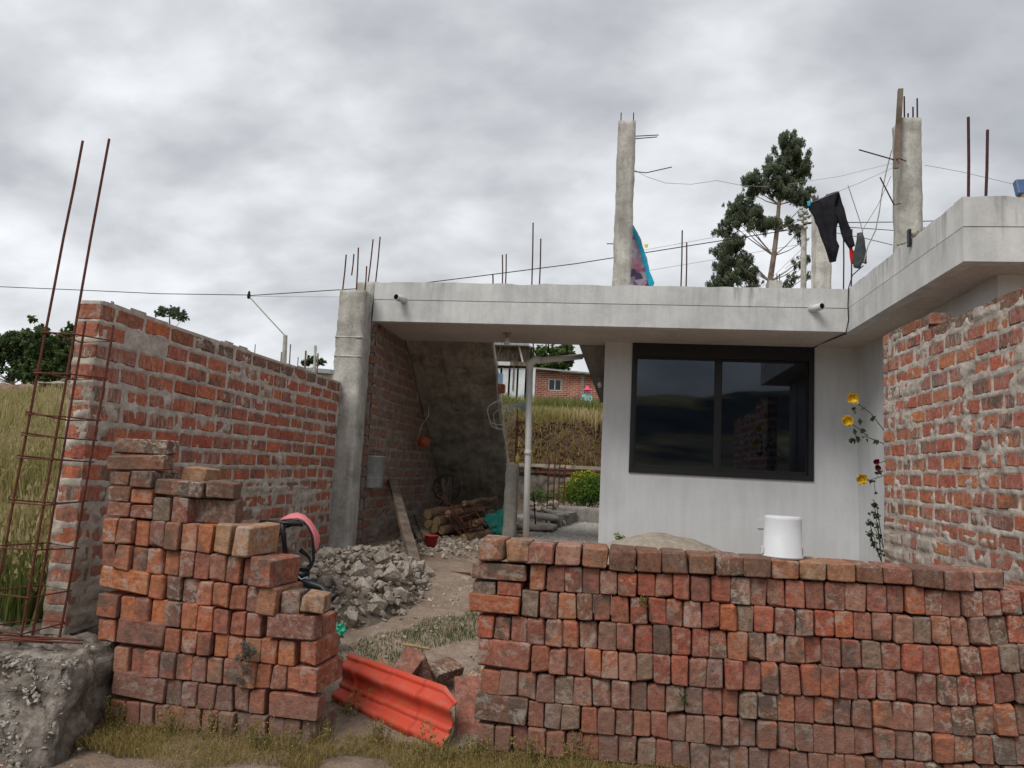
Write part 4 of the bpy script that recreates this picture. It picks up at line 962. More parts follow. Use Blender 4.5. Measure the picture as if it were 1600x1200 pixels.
def rounded(p0, p1, p2, p3, th, name, mat):
    P = [Vector(p) for p in (p0, p1, p2, p3)]; V = []; F = []; n_ = 8; nr = (P[1]-P[0]).cross(P[3]-P[0]).normalized()
    for s_ in (0, 1):
        for j in range(n_+1):
            for i_ in range(n_+1):
                u, v_ = i_/n_, j/n_; q = P[0].lerp(P[1], u).lerp(P[3].lerp(P[2], u), v_); c_ = (1-(2*u-1)**4)*(1-(2*v_-1)**4); V.append(q+nr*(th*c_ if s_ else -th*c_))
    m_ = (n_+1)**2
    for j in range(n_):
        for i_ in range(n_): a = j*(n_+1)+i_; F += [(a, a+1, a+n_+2, a+n_+1), (a+m_, a+n_+1+m_, a+n_+2+m_, a+1+m_)]
    return build(name, V, F, mat, sv, True)
rounded(zp(318, 600, 5.0), zp(455, 612, 5.0), zp(475, 725, 5.0), zp(315, 725, 5.0), .03, 'backrest', M['black'])
rounded(zp(310, 715, 4.9), zp(560, 735, 4.9), zp(555, 850, 4.95), zp(300, 830, 4.95), .05, 'seat', M['black'])
rounded(zp(310, 735, 4.85), zp(440, 735, 4.85), zp(430, 900, 4.85), zp(330, 880, 4.85), .04, 'storage_bag', M['cloth_black'])
mb = MB(); mb.tube([zp(400, 850, 4.9), zp(560, 880, 4.88), zp(690, 920, 4.86), zp(735, 985, 4.84), zp(745, 1050, 4.8)], [.03, .028, .024, .03, .022], 10); mb.out('main_frame', M['black'], sv, True)
mb = MB(); mb.tube([zp(730, 1070, 4.8), zp(800, 1020, 4.8), zp(850, 978, 4.8)], [.024, .022, .012], 8); mb.out('footrest', M['black'], sv, True)
mb = MB(); mb.tube([zp(425, 790, 4.84), zp(470, 835, 4.84), zp(540, 810, 4.84)], .005, 6); mb.out('strap', M['zinc'], sv)
def wheel(c, r, name='wheel'):
    mb = MB(); mb.tube([c+Vector((r*math.cos(k/20*2*math.pi), 0, r*math.sin(k/20*2*math.pi))) for k in range(21)], .014, 7, False); w_ = mb.out(name, M['black'], sv, True)
    mb = MB()
    for k in range(5): an = k*2*math.pi/5; mb.tube([c, c+Vector((r*math.cos(an), 0, r*math.sin(an)))], .006, 5)
    mb.out('rim', M['zinc'], w_)
z_ = gzs(-2.2, 5); 
for c_ in ((-2.30, 4.72), (-2.30, 5.2), (-1.93, 4.95)): wheel(Vector((c_[0], c_[1], gzs(*c_)+.10)), .09)
o = MB().lathe([(.001, 0), (.025, 0), (.026, .07), (.012, .09), (.001, .09)], zp(520, 960, 4.9), 10).out('bottle', plain_mat('blue_plastic', (.12, .22, .35), .3), None, True); props(o, 'small pale blue bottle lying below the stroller', 'bottle')

# ------------------------------------------------------------------ red roof sheet
P0 = Vector((-.765, 3.80, -.03)); P1 = Vector((-1.48, 4.18, .05)); d = (P1-P0); L_ = d.length; d.normalize(); nrm = Vector((-d.y, d.x, 0)); 
if nrm.y > 0: nrm = -nrm
up = (Vector((0, 0, 1))-nrm*.30).normalized(); fr = up.cross(d).normalized()
if fr.y > 0: fr = -fr
V = []; F = []; nu, nv = 120, 48; HH = .345
for j in range(nv+1):
    v_ = j/nv
    for i_ in range(nu+1):
        u = i_/nu*L_; step = (u/.235) % 1.0; k = int(u/.235)
        # profile across: rolls facing the viewer; each tile course steps forward
        ph = v_*2.05; f_ = ph % 1.0; w_ = math.exp(-((f_-.52)/.21)**2)*.042+(.010 if f_ > .86 else 0)
        e_ = w_*(1+.25*(1-step))+.020*(1-step)
        top = HH*(1.0-.10*(i_/nu))
        hgt = v_*top
        if j >= nv-10 and u < .10: hgt -= (1-u/.10)*.055*(j-nv+10)/10
        V.append(P0+d*u+up*hgt-Vector((0, 0, .02))+fr*e_)
for j in range(nv):
    for i_ in range(nu): a = j*(nu+1)+i_; F.append((a, a+1, a+nu+2, a+nu+1))
o = build('roof_sheet', V, F, M['sheet'], None, True); props(o, 'glossy red plastic roof tile sheet standing on its edge in the gap between the stacks', 'roof sheet')
md = o.modifiers.new('thickness', 'SOLIDIFY'); md.thickness = .004; md.offset = 0
# terracotta board behind its right end
a = Vector((-.74, 4.06, .04)); mb = MB(); R = Euler((.62, -.05, .25)).to_matrix(); mb.box((-.11, -.2, -.03), (.11, .2, .03), R, (-.68, 4.10, .13)); o = mb.out('terracotta_slab', brick_mat('terracotta', [(.33, .13, .09), (.34, .14, .1)], .2), None); props(o, 'flat terracotta slab leaning between the roof sheet and the right stack', 'slab')
bv = o.modifiers.new('edge', 'BEVEL'); bv.width = .006; bv.segments = 2
# loose bricks behind the sheet
def free_brick(kind, px, py, zc, eul, label, size=(.25, .12, .08)):
    p = at(px, py, Z=zc); o = put_brick(kind, p, 'G', size, None, name='loose_brick'); o.rotation_euler = eul; props(o, label, 'brick', 'loose bricks'); return o
free_brick('brick_top', 610, 1052, .23, (.3, .5, .5), 'orange brick lying low at the left, behind the roof sheet', (.2, .12, .08))
free_brick('brick_l', 636, 1045, .29, (.5, -.75, 1.0), 'orange brick standing up on its corner behind the roof sheet', (.2, .12, .08))
free_brick('brick_old', 660, 1048, .27, (.2, 1.2, .6), 'brown brick upright right of the cornered orange brick', (.16, .11, .08))
free_brick('brick_old', 692, 1048, .24, (.25, -.05, 1.05), 'flat dusty brick lying right of the other loose bricks', (.24, .13, .06))
free_brick('brick_top', 744, 1062, .20, (.2, -.6, .9), 'ochre half brick tilted against the left end of the right stack', (.16, .09, .06))
p = at(614, 1018, Z=.3); 
# green bag
p = at(523, 996, Z=.30); o = blob(p+Vector((0, 0, .03)), .05, 9, 4, .9, (1, .8, 1.1), 'plastic_bag', M['green'], freq=2.4); props(o, 'crumpled bright green plastic bag beside the stepped stack', 'bag')
p = at(650, 1010, Z=.36); o = MB().box((-.08, -.02, -.004), (.08, .02, .004), Euler((.1, .2, .5)).to_matrix(), p).out('wood_splinter', M['wood_end'], None); props(o, 'pale flat splinter of wood on the bare path', 'splinter')
# curb of the porch: rusty board edge on the ground
a = at(640, 889, Z=.47); b_ = at(735, 897, Z=.47); plank('rusty_bar', a, b_, .02, .02, M['rust'], 'straight rusty bar on the ground before the alcove', 'bar')

# white bucket on right stack
wz = at(1225, 872, Y=3.88).z; p = at(1225.5, 870, Y=3.86)
wb = thing('bucket', 'white plastic bucket standing upside down on the right brick stack', 'bucket', (p.x, 3.9, wz))
mb = MB(); mb.lathe([(.093, 0), (.094, .012), (.0905, .013), (.0875, .185), (.085, .196), (.078, .2), (.001, .2)], (p.x, 3.9, wz), 36); mb.out('shell', M['white'], wb, True)
mb = MB(); mb.lathe([(.088, .004), (.0965, .004), (.0965, .011), (.090, .011)], (p.x, 3.9, wz), 36); mb.out('rim', M['white'], wb, True)
for sx in (-1, 1): MB().box((p.x+sx*.098-.006, 3.885, wz+.018), (p.x+sx*.098+.006, 3.915, wz+.05)).out('handle_lug', M['white'], wb)

# sand mound before the house wall
V = []; F = []; n_ = 50
c_ = at(1040, 858, Y=8.0)
for j in range(n_+1):
    for i_ in range(n_+1):
        u, v_ = i_/n_*2-1, j/n_*2-1; r_ = math.hypot(u, v_); h_ = max(0, 1-r_*r_)**1.3*.36*(1+.12*noise.noise(Vector((u*3, v_*3, 1)))); x = .52+u*1.0; y = 7.85+v_*.85
        V.append((x, y, gzs(x, y)-.02+h_+.012*noise.fractal(Vector((u*12, v_*12, 0)), .8, 2, 3)*(h_ > 0)))
for j in range(n_):
    for i_ in range(n_): a = j*(n_+1)+i_; F.append((a, a+1, a+n_+2, a+n_+1))
o = build('sand_mound', V, F, stone_mat('grey_sand', (.26, .22, .17), (.40, .35, .29), 14, .01, fine=120), None, True); props(o, 'low mound of grey-brown sand in front of the white wall', 'sand mound')

# ------------------------------------------------------------------ grass and leaf generators
def blades(name, P, hgt, wid, mat, label=None, lean=.35, tint=None, parent=None, seeds=False):
    n_ = len(P); az = RNG.uniform(0, 2*np.pi, n_); le = RNG.normal(0, lean, n_); h_ = hgt*RNG.uniform(.55, 1.25, n_); w_ = wid*RNG.uniform(.6, 1.4, n_)
    ld = RNG.uniform(0, 2*np.pi, n_); sx = np.cos(az)*w_; sy = np.sin(az)*w_; bx = np.cos(ld)*le*h_; by = np.sin(ld)*le*h_
    v = np.zeros((n_, 5, 3)); v[:, 0] = P; v[:, 1] = P; v[:, 0, 0] -= sx; v[:, 0, 1] -= sy; v[:, 1, 0] += sx; v[:, 1, 1] += sy
    m1 = P+np.stack([bx*.35, by*.35, h_*.6], 1); v[:, 2] = m1; v[:, 3] = m1; v[:, 2, 0] -= sx*.7; v[:, 2, 1] -= sy*.7; v[:, 3, 0] += sx*.7; v[:, 3, 1] += sy*.7
    v[:, 4] = P+np.stack([bx, by, h_*.97], 1)
    b0 = np.arange(n_)*5; T = np.concatenate([np.stack([b0, b0+1, b0+3], 1), np.stack([b0, b0+3, b0+2], 1), np.stack([b0+2, b0+3, b0+4], 1)])
    tv = (RNG.uniform(0, 1, n_) if tint is None else np.clip(tint+RNG.normal(0, .16, n_), 0, 1))
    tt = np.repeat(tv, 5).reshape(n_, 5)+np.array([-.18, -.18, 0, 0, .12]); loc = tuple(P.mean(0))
    VV = v.reshape(-1, 3); TT = np.clip(tt.ravel(), 0, 1)
    if seeds:
        k = n_; q = RNG.integers(0, n_, k); c0 = v[q, 4]; dr = RNG.normal(0, 1, (k, 3))*np.broadcast_to(wid, n_)[:, None]*1.2; du = np.stack([bx[q]*.06, by[q]*.06, h_[q]*.10], 1)
        s_ = np.stack([c0-dr*.5, c0+dr*.5, c0+du], 1); o0 = len(VV); VV = np.concatenate([VV, s_.reshape(-1, 3)]); TT = np.concatenate([TT, np.full(3*k, .92)])
        T = np.concatenate([T, (np.arange(k)*3)[:, None]+np.array([0, 1, 2])+o0])
    o = tri_mesh(name, VV, T, M[mat], TT, parent, loc)
    if parent is None and label: props(o, label, 'grass', None, 'stuff')
    return o
def scatter(n_, xr, yr, mask=None):
    x = RNG.uniform(*xr, n_); y = RNG.uniform(*yr, n_)
    if mask is not None: k = mask(x, y); x, y = x[k], y[k]
    return np.stack([x, y, gz(x, y)-.005], 1)
def leaves(name, cen, rad, n_, size, mat, parent, hang=0.0, aspect=2.2, tintb=None, shell=.5):
    """n_ leaf quads spread through ellipsoid clumps cen (k,3), rad (k,3)"""
    k = len(cen); vol = (rad.prod(1))**.8; idx = RNG.choice(k, n_, p=vol/vol.sum()); u = RNG.normal(0, 1, (n_, 3)); u /= np.linalg.norm(u, axis=1)[:, None]
    rr = RNG.uniform(0, 1, n_)**(shell) ; P = cen[idx]+u*rad[idx]*rr[:, None]
    a = RNG.normal(0, 1, (n_, 3)); a[:, 2] -= hang*2; a /= np.linalg.norm(a, axis=1)[:, None]; b = np.cross(a, RNG.normal(0, 1, (n_, 3))); b /= np.linalg.norm(b, axis=1)[:, None]
    s_ = size*RNG.uniform(.6, 1.4, n_)[:, None]; a = a*s_; b = b*s_/aspect
    v = np.stack([P-a, P+b*.9-a*.1, P+a, P-b*.9-a*.1], 1).reshape(-1, 3); F_ = np.arange(n_*4).reshape(-1, 4)
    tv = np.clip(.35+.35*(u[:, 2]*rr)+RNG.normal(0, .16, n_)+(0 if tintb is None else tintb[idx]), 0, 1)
    return tri_mesh(name, v, F_, M[mat], np.repeat(tv, 4), parent, tuple(cen.mean(0)))
# left dry field (nearest part denser)
P = np.concatenate([scatter(16000, (-4.6, -3.25), (4.0, 8)), scatter(15000, (-9, -3.3), (7, 13)), scatter(15000, (-16, -3.4), (12, 24))])
dn = np.array([noise.noise(Vector((p[0]*.7, p[1]*.7, 0))) for p in P])
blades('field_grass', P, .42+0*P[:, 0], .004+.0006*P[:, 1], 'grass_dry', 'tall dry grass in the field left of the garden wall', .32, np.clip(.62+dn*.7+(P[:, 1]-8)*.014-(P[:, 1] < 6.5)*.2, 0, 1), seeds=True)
P = scatter(26000, (-6, 9), (15.25, 22)); P2 = scatter(9000, (-10, 12), (22, 46)); P = np.concatenate([P, P2])
dn = np.array([noise.noise(Vector((p[0]*.9, p[1]*.5, 0))) for p in P])
blades('bank_grass', P, .30+.25*(P[:, 1] > 20), .007+.0005*P[:, 1], 'grass_dry', 'yellow grass on top of the earth bank behind the house', .3, np.clip(.55+dn*.6-(P[:, 1] > 19)*.35, 0, 1))
# yard grass patch
def near_grass(x, y): return (((x+1.2)/.5)**2+((y-5.1-(x+1.2)*1.2)/.38)**2 + .8*np.array([noise.noise(Vector((a*3, b_*3, 0))) for a, b_ in zip(x, y)])) < 1
P = scatter(16000, (-2.0, -.5), (4.2, 6.2), near_grass); blades('yard_grass', P, .032, .0022, 'grass_green', 'short green grass on the path beside the rubble heap', .6, np.full(len(P), .55))
# the weedy verge in front of both stacks
def verge(x, y):
    n1_ = np.array([noise.noise(Vector((a*2.3, b_*2.3, 5))) for a, b_ in zip(x, y)])
    lim = np.where(x < -1.3, 3.66, 3.78)
    dist = lim-y; lft = (x > -2.5) & (x < -1.3); mid = (x >= -1.3) & (x < -.55)
    keep = np.where(lft, dist < .30+.4*n1_, np.where(mid, (dist+n1_*.9) < .25, dist < .62+.6*n1_))
    return keep & (x > -2.5) & ~(mid & (y > 3.55) & (y < 4.2) & (x < -.8) & (y > 3.86-(x+.735)*.47-.02))
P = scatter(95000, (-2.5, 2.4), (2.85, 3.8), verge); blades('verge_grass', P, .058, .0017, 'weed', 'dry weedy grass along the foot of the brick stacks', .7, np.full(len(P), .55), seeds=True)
def weed_clump(px, py, n_, h_, w_, mat, label, Z=0.03, name='weed'):
    p = at(px, py, Z=Z); k = 20; t_ = thing(name, label, 'weed', tuple(p)); cs_ = []; mb = MB()
    for _ in range(k):
        top = Vector((p.x+random.gauss(0, w_*.6), p.y+random.gauss(0, w_*.35), p.z+h_*random.uniform(.35, 1.25))); b0_ = Vector((lerp(p.x, top.x, .55), lerp(p.y, top.y, .55), p.z-.02))
        mb.tube([b0_, b0_.lerp(top, .6)+Vector((random.gauss(0, .005), 0, 0)), top], .0011, 3, False)
        for q in range(4): cs_.append(tuple(b0_.lerp(top, .35+.22*q)))
    mb.out('stem', M['weed_stem'], t_); leaves('foliage', np.array(cs_), np.full((len(cs_), 3), .011), n_, .0065, mat, t_, aspect=2.2, tintb=np.repeat(RNG.normal(.05, .2, k), 4))
for a in ((175, 1130, 'small yellowing weed at the left foot of the stepped stack'), (260, 1145, 'thin dry weed below the long brick of the stepped stack'), (330, 1150, 'dry weed before the middle of the stepped stack'), (400, 1165, 'brown weed tuft under the stepped stack'), (445, 1172, 'leafy weed tuft left of the roof sheet, furthest left'), (500, 1158, 'bushy weed at the right foot of the stepped stack'), (545, 1128, 'tall weed in front of the left end of the roof sheet'), (590, 1160, 'low weed under the middle of the roof sheet'), (668, 1190, 'pale weed before the right half of the roof sheet'), (745, 1180, 'weed at the left foot of the right stack'), (830, 1188, 'yellow green weed below the right stack, second from its left end'), (900, 1192, 'broad weed below the right stack, third from its left end'), (1010, 1198, 'weed below the right stack near the middle'), (1560, 1196, 'weed at the lower right corner below the stack')):
    Yq = at(a[0], a[1], Z=.03); weed_clump(a[0], min(a[1], 1196), 520, random.uniform(.07, .14), random.uniform(.06, .11), 'weed', a[2])
# grey weed growing out of the left stack and small ones in the right stack
def wall_weed(px, py, Y, n_, r, mat, label, size=.010):
    p = at(px, py, Y=Y); t_ = thing('weed', label, 'weed', tuple(p)); k = 14
    cen = np.array(p)+np.stack([RNG.normal(0, r*.5, k), RNG.normal(-.02, .015, k), RNG.normal(0, r*1.0, k)], 1); leaves('foliage', cen, np.full((k, 3), r*.35), n_, size, mat, t_, aspect=3.2)
    mb = MB(); [mb.tube([p+Vector((0, .04, -.01)), Vector(c_)], .0012, 4, False) for c_ in cen]; mb.out('stem', M['stem'], t_)
wall_weed(385, 1028, YL-.03, 1500, .055, 'leaf_grey', 'grey dried weed growing from the face of the stepped stack', .006)
wall_weed(1005, 935, YR-.02, 160, .02, 'weed', 'tiny dry weed in a joint near the top of the right stack', .007)
wall_weed(1068, 1090, YR-.02, 140, .018, 'grass_green', 'tiny green sprig in a joint of the right stack', .006)

# ------------------------------------------------------------------ roses and shrub
ro = thing('rose_bush', 'rose bush with three yellow blooms leaning out behind the right brick wall', 'rose bush', (2.3, 6.9, .5))
Yq = 6.9
def stemline(pts, r=.004): mb = MB(); mb.tube([at(x, y, Y=Yq+random.uniform(-.03, .03)) for x, y in pts], r, 5); mb.out('stem', M['stem'], ro)
stemline([(1400, 700), (1378, 668), (1360, 645), (1342, 632), (1334, 626)]); stemline([(1400, 705), (1378, 692), (1358, 684), (1345, 672), (1328, 660)]); stemline([(1385, 742), (1372, 746), (1360, 750), (1350, 749)], .003)
stemline([(1372, 742), (1366, 755), (1368, 770)], .002)
stemline([(1385, 880), (1376, 830), (1370, 790), (1364, 780)]); stemline([(1388, 880), (1378, 850), (1362, 815)], .003); stemline([(1384, 720), (1372, 724)], .003); stemline([(1386, 740), (1374, 730), (1370, 718)], .002)
def rosehead(px, py, r, mat='petal'):
    p = at(px, py, Y=Yq-.02); V = []; F = []; T = []
    for k in range(46):
        ring = k/46; an = k*2.4; el = lerp(1.4, -.5, ring); rr = r*lerp(.25, 1.0, ring**.7)
        dn_ = Vector((math.cos(an)*math.cos(el), math.sin(el)*.6-.3, math.sin(an)*math.cos(el))).normalized(); c_ = p+Vector((dn_.x, dn_.y*.6, dn_.z))*rr*random.uniform(.65, 1.05)
        tn = dn_.cross(Vector((.3, 1, .2))).normalized(); bn = dn_.cross(tn); s_ = r*lerp(.3, .55, ring); o0 = len(V)
        for a_, b2 in ((-1, -.4), (-.5, .9), (.5, .9), (1, -.4), (0, -1)): V.append(c_+tn*a_*s_*.75+(bn*random.uniform(.3, .9)+dn_*random.uniform(.3, .9))*b2*s_*.75)
        F.append(tuple(o0+j for j in range(5))); T += [random.uniform(.2, 1)]*5
    o = build('bloom', V, F, M[mat], ro); a_ = o.data.attributes.new('tint', 'FLOAT', 'POINT'); a_.data.foreach_set('value', T)
rosehead(1332, 623, .055); rosehead(1324, 658, .052); rosehead(1346, 749, .05)
for x, y in ((1369, 722), (1371, 731)): rosehead(x, y, .028, 'petal_red')
def leafset(pts, r, n_, size, name='foliage', mat='leaf_rose', par_=None): 
    cen = np.array([at(x, y, Y=Yq+random.uniform(-.04, .04)) for x, y in pts]); return leaves(name, cen, np.full((len(cen), 3), r), n_, size, mat, par_ or ro, aspect=1.7, shell=.6)
leafset([(1338, 648), (1337, 640), (1346, 661), (1336, 674), (1347, 673), (1341, 682), (1352, 682), (1332, 688), (1329, 684), (1368, 770), (1369, 766), (1350, 640), (1364, 655), (1355, 688), (1370, 690), (1340, 690), (1362, 752), (1374, 738)], .026, 62, .026)
sh = thing('garden_shrub', 'small leafy green shrub at the corner below the roses', 'shrub', tuple(at(1372, 880, Y=6.85)))
leafset([(1366, 790), (1362, 800), (1370, 806), (1358, 817), (1372, 822), (1362, 833), (1374, 840), (1366, 848), (1358, 836), (1372, 858), (1376, 868)], .035, 190, .017, par_=sh)
mb = MB(); [mb.tube([at(1378, 880, Y=6.9), at(x, y, Y=6.87)], .003, 4) for x, y in ((1366, 785), (1358, 815), (1372, 820), (1360, 835))]; mb.out('stem', M['stem'], sh)
p = at(966, 838, Y=8.3); 
def sprig(px, py, Y, s_, label):
    p = at(px, py, Y=Y); t_ = thing('seedling', label, 'plant', tuple(p)); mb = MB(); mb.tube([p-Vector((0, 0, .12)), p], .004, 4); mb.out('stem', M['stem'], t_)
    leaves('foliage', np.array([p, p+Vector((.03, 0, -.02)), p+Vector((-.03, 0, -.02))]), np.full((3, 3), s_), 40, .02, 'leaf_yel', t_)
sprig(967, 836, 8.4, .04, 'thin green seedling at the foot of the white wall')

# ------------------------------------------------------------------ yard behind the passage
# gravel
bedV = []; n_ = 26000; gp = scatter(n_, (-1.6, .2), (9.3, 13.2)); sz = RNG.uniform(.010, .026, n_)
th = RNG.uniform(0, 6.28, n_); base = np.array([[1, 0, 0], [-.5, .8, 0], [-.5, -.8, .1], [0, 0, .8], [.1, .1, -.6]])
cs, sn = np.cos(th), np.sin(th); bx = base[None, :, 0]*cs[:, None]-base[None, :, 1]*sn[:, None]; by = base[None, :, 0]*sn[:, None]+base[None, :, 1]*cs[:, None]
v = np.stack([bx, by, np.repeat(base[None, :, 2], n_, 0)], 2)*sz[:, None, None]+gp[:, None, :]; v[:, :, 2] += RNG.uniform(0, .03, n_)[:, None]
f = np.array([[0, 1, 3], [1, 2, 3], [2, 0, 3]]); F_ = (np.arange(n_)*5)[:, None, None]+f[None]
o = tri_mesh('gravel', v.reshape(-1, 3), F_.reshape(-1, 3), M['gravel'], None, None, (-.7, 11, .6)); props(o, 'grey gravel covering the yard seen through the passage', 'gravel', None, 'stuff')
# low curb wall, broken slabs, pipe end
o = rough_block('low_curb_wall', (-.9, 12.3, .4), (1.2, 12.5, .86), M['conc_stair2'], None, .015, .05, 5, 1); props(o, 'low concrete curb wall at the back of the gravel', 'curb wall')
a = at(868, 822, Y=11.2); b_ = at(893, 798, Y=12.2)
o = MB().prism([Vector((a.x-.08, a.y, .5)), Vector((a.x+.08, a.y, .5)), Vector((b_.x+.08, 12.28, .5)), Vector((b_.x-.08, 12.28, .5))], (0, 0, .28)).out('curb_wall', M['conc_stair2'], None); props(o, 'short concrete curb running back along the left of the gravel', 'curb wall')
for k, (x, y, w_, tx) in enumerate([(842, 822, .3, 'flat pale concrete slab lying by the white pipe'), (850, 806, .26, 'cracked slab resting behind the flat pale slab'), (870, 800, .2, 'tilted slab piece against the curb')]):
    p = at(x, y, Y=10.6+.5*k); o = rough_block('broken_slab', (p.x-w_, p.y-w_, p.z-.04), (p.x+w_*.8, p.y+w_, p.z+.03), M['conc_stair2'] if k else M['rubble'], None, .02, .08, 4, k); o.rotation_euler = (.05*k, .08*k, .2*k); props(o, tx, 'concrete slab')
for k in range(60):
    pass
rp_ = thing('stone_heap', 'heap of pale broken stones left of the rebar bars', 'stone heap', tuple(at(842, 800, Y=12)))
for k in range(70): p = at(random.uniform(826, 872), random.uniform(786, 806), Y=random.uniform(11.6, 12.4)); rockat(rp_, p.x, p.y, p.z, random.uniform(.04, .1))
p = at(877, 820, Y=11.3); o = MB().lathe([(.06, 0), (.07, 0), (.07, .5), (.06, .5), (.06, .02), (.001, .02)], p, 14, Euler((-1.4, 0, .2)).to_matrix()).out('pipe_end', M['pvc'], None, True); props(o, 'short pale pipe end poking from the curb', 'pipe')
# retaining wall of rough stones, with a cap beam
rt = thing('retaining_wall', 'low rough stone retaining wall with a thin concrete cap behind the gravel', 'wall', (-.5, 13.9, .6))
rough_block('wall_face', (-4, 13.75, .4), (2.5, 14.0, 1.34), M['rockwall'], rt, .06, .06, 4, 2)
MB().box((-4, 13.66, 1.47), (2.5, 14.0, 1.53)).out('cap', M['rubble'], rt)
for k in range(24): u = -4+k*.27; px_b = put_brick('brick_old' if k % 2 else 'brick', Vector((u, 13.78, 1.405)), 'G', (.25, .12, .08), rt, random.gauss(0, .02))
# earth bank roots/stones
it = []
for k in range(1600):
    x = random.uniform(-3, 2); y = random.uniform(14.75, 15.35); it.append((x, y, gzs(x, y), random.uniform(.02, .08), .8))
o = merged_rocks('bank_clods', it, stone_mat('dark_earth', (.045, .028, .02), (.15, .095, .065), 7, .03), None); props(o, 'clods of dark red-brown earth on the steep bank', 'earth clods', None, 'stuff')
P = scatter(2600, (-3, 2), (14.8, 15.4)); blades('bank_roots', P, .22, .006, 'weed', 'dead roots and stalks hanging on the earth bank', 1.4, np.full(len(P), .8))
# rebar cages
def cage(px, ytop, ybot, Y, w, label, nst=9, r=.007):
    p = at(px, ybot, Y=Y); q = at(px, ytop, Y=Y); t_ = thing('rebar_cage', label, 'rebar cage', tuple(p))
    for dx in (-w/2, w/2):
        for dy in (0, w): mb = MB(); mb.tube([(p.x+dx, Y+dy, p.z), (p.x+dx, Y+dy, q.z+random.uniform(-.1, .1))], r, 5); mb.out('bar', M['rust'], t_)
    for k in range(nst):
        z = lerp(p.z+.05, q.z-.1, k/max(1, nst-1)); mb = MB(); h_ = w/2+.01; mb.tube([(p.x-h_, Y-.01, z), (p.x+h_, Y-.01, z), (p.x+h_, Y+w+.01, z+.01), (p.x-h_, Y+w+.01, z), (p.x-h_, Y-.01, z)], r*.7, 4); mb.out('stirrup', M['rust'], t_)
cage(858, 712, 818, 11.5, .09, 'slim rusty rebar cage standing in the yard, nearer of two right of the white pipe'); cage(876, 714, 790, 12.6, .09, 'slim rusty rebar cage farther back, right in front of the bush')
cage(812, 648, 725, 9.9, .13, 'cluster of rusty bars rising behind the pillar stub', 4)
mb = MB(); mb.tube([at(834, 776, Y=10.5), at(838, 840, Y=10.5)], .01, 5); mb.tube([at(838, 776, Y=10.5), at(866, 778, Y=10.6)], .006, 4); o = mb.out('bent_rebar', M['rust_dark'], None); props(o, 'single dark bent bar standing just right of the white pipe', 'bar')
# bush
bt = thing('flowering_bush', 'bright green bush with yellow flowers behind the curb wall', 'bush', tuple(at(912, 792, Y=13)))
cen = np.array([at(x, y, Y=Y_) for x, y, Y_ in ((895, 760, 13), (905, 750, 13.1), (920, 748, 13), (932, 755, 13), (912, 768, 12.9), (928, 772, 12.9), (898, 775, 12.9), (940, 762, 13), (884, 772, 13), (915, 780, 12.9), (950, 755, 13.1), (945, 775, 13))])
leaves('foliage', cen, np.full((len(cen), 3), .17), 5200, .022, 'leaf_yel', bt, tintb=np.array([.15, .2, .15, .0, -.1, -.2, .1, .1, .2, -.15, .1, 0])); mb = MB(); [mb.tube([Vector((cen[4][0], 13, .5)), Vector(c_)], .008, 4) for c_ in cen]; mb.out('stem', M['stem'], bt)
cen = np.array([at(x, 775, Y=13.4) for x in (832, 845, 868)]); bt = thing('weed_patch', 'low green weeds against the retaining wall', 'weeds', tuple(cen[1])); leaves('foliage', cen, np.full((3, 3), .16), 900, .02, 'leaf_yel', bt, tintb=np.array([-.3, -.3, 0]))
# far brick house
YH = 44; hb = thing('brick_house', 'small red brick house with a tin roof and one dark window, behind the grass bank', 'house', tuple(at(870, 630, Y=YH)))
m, t, b = newmat('far_brickwork', .95, .1)
v_ = coords(t, rnd=False); bk_ = N(t, 'ShaderNodeTexBrick'); bk_.inputs['Scale'].default_value = 1; bk_.inputs['Brick Width'].default_value = .34; bk_.inputs['Row Height'].default_value = .115; bk_.inputs['Mortar Size'].default_value = .016
bk_.inputs['Color1'].default_value = (.34, .10, .065, 1); bk_.inputs['Color2'].default_value = (.22, .07, .05, 1); bk_.inputs['Mortar'].default_value = (.42, .33, .27, 1)
sp_ = N(t, 'ShaderNodeSeparateXYZ'); t.links.new(v_, sp_.inputs[0]); cb_ = N(t, 'ShaderNodeCombineXYZ'); t.links.new(mathn(t, 'ADD', sp_.outputs[0], sp_.outputs[1]), cb_.inputs[0]); t.links.new(sp_.outputs[2], cb_.inputs[1]); t.links.new(cb_.outputs[0], bk_.inputs[0])
t.links.new(mixc(t, .7, bk_.outputs[0], ramp(t, noise_n(t, v_, 1.2, 6), [(.35, .6), (.65, 1.3)]), 'MULTIPLY'), b.inputs['Base Color']); M['farbrick'] = m
tl = at(815, 574, Y=YH); tr = at(912, 583, Y=YH); br = at(950, 632, Y=YH); wl = at(857, 592, Y=YH); wr = at(877, 611, Y=YH)
zb = min(at(830, 640, Y=YH).z, gzs(0, YH))-.5; x0_, x1_ = tl.x-3, br.x+.5; zt = tl.z; ztr = tr.z
mb = MB()
def wallpoly(pts): mb.prism([Vector((x, YH, z)) for x, z in pts], (0, .25, 0))
wallpoly([(x0_, zb), (wl.x, zb), (wl.x, zt), (x0_, zt+.1)]); wallpoly([(wr.x, zb), (x1_, zb), (x1_, ztr-.2), (wr.x, zt-.25)]); wallpoly([(wl.x, zb), (wr.x, zb), (wr.x, wr.z), (wl.x, wr.z)]); wallpoly([(wl.x, wl.z), (wr.x, wl.z), (wr.x, zt-.25), (wl.x, zt)])
mb.out('wall', M['farbrick'], hb)
mb = MB(); mb.prism([Vector((x0_-.3, YH-.4, zt+.12)), Vector((x1_+.2, YH-.4, ztr-.18)), Vector((x1_+.2, YH-.4, ztr-.10)), Vector((x0_-.3, YH-.4, zt+.22))], (0, 6, .5)); mb.out('roof', M['zinc'], hb)
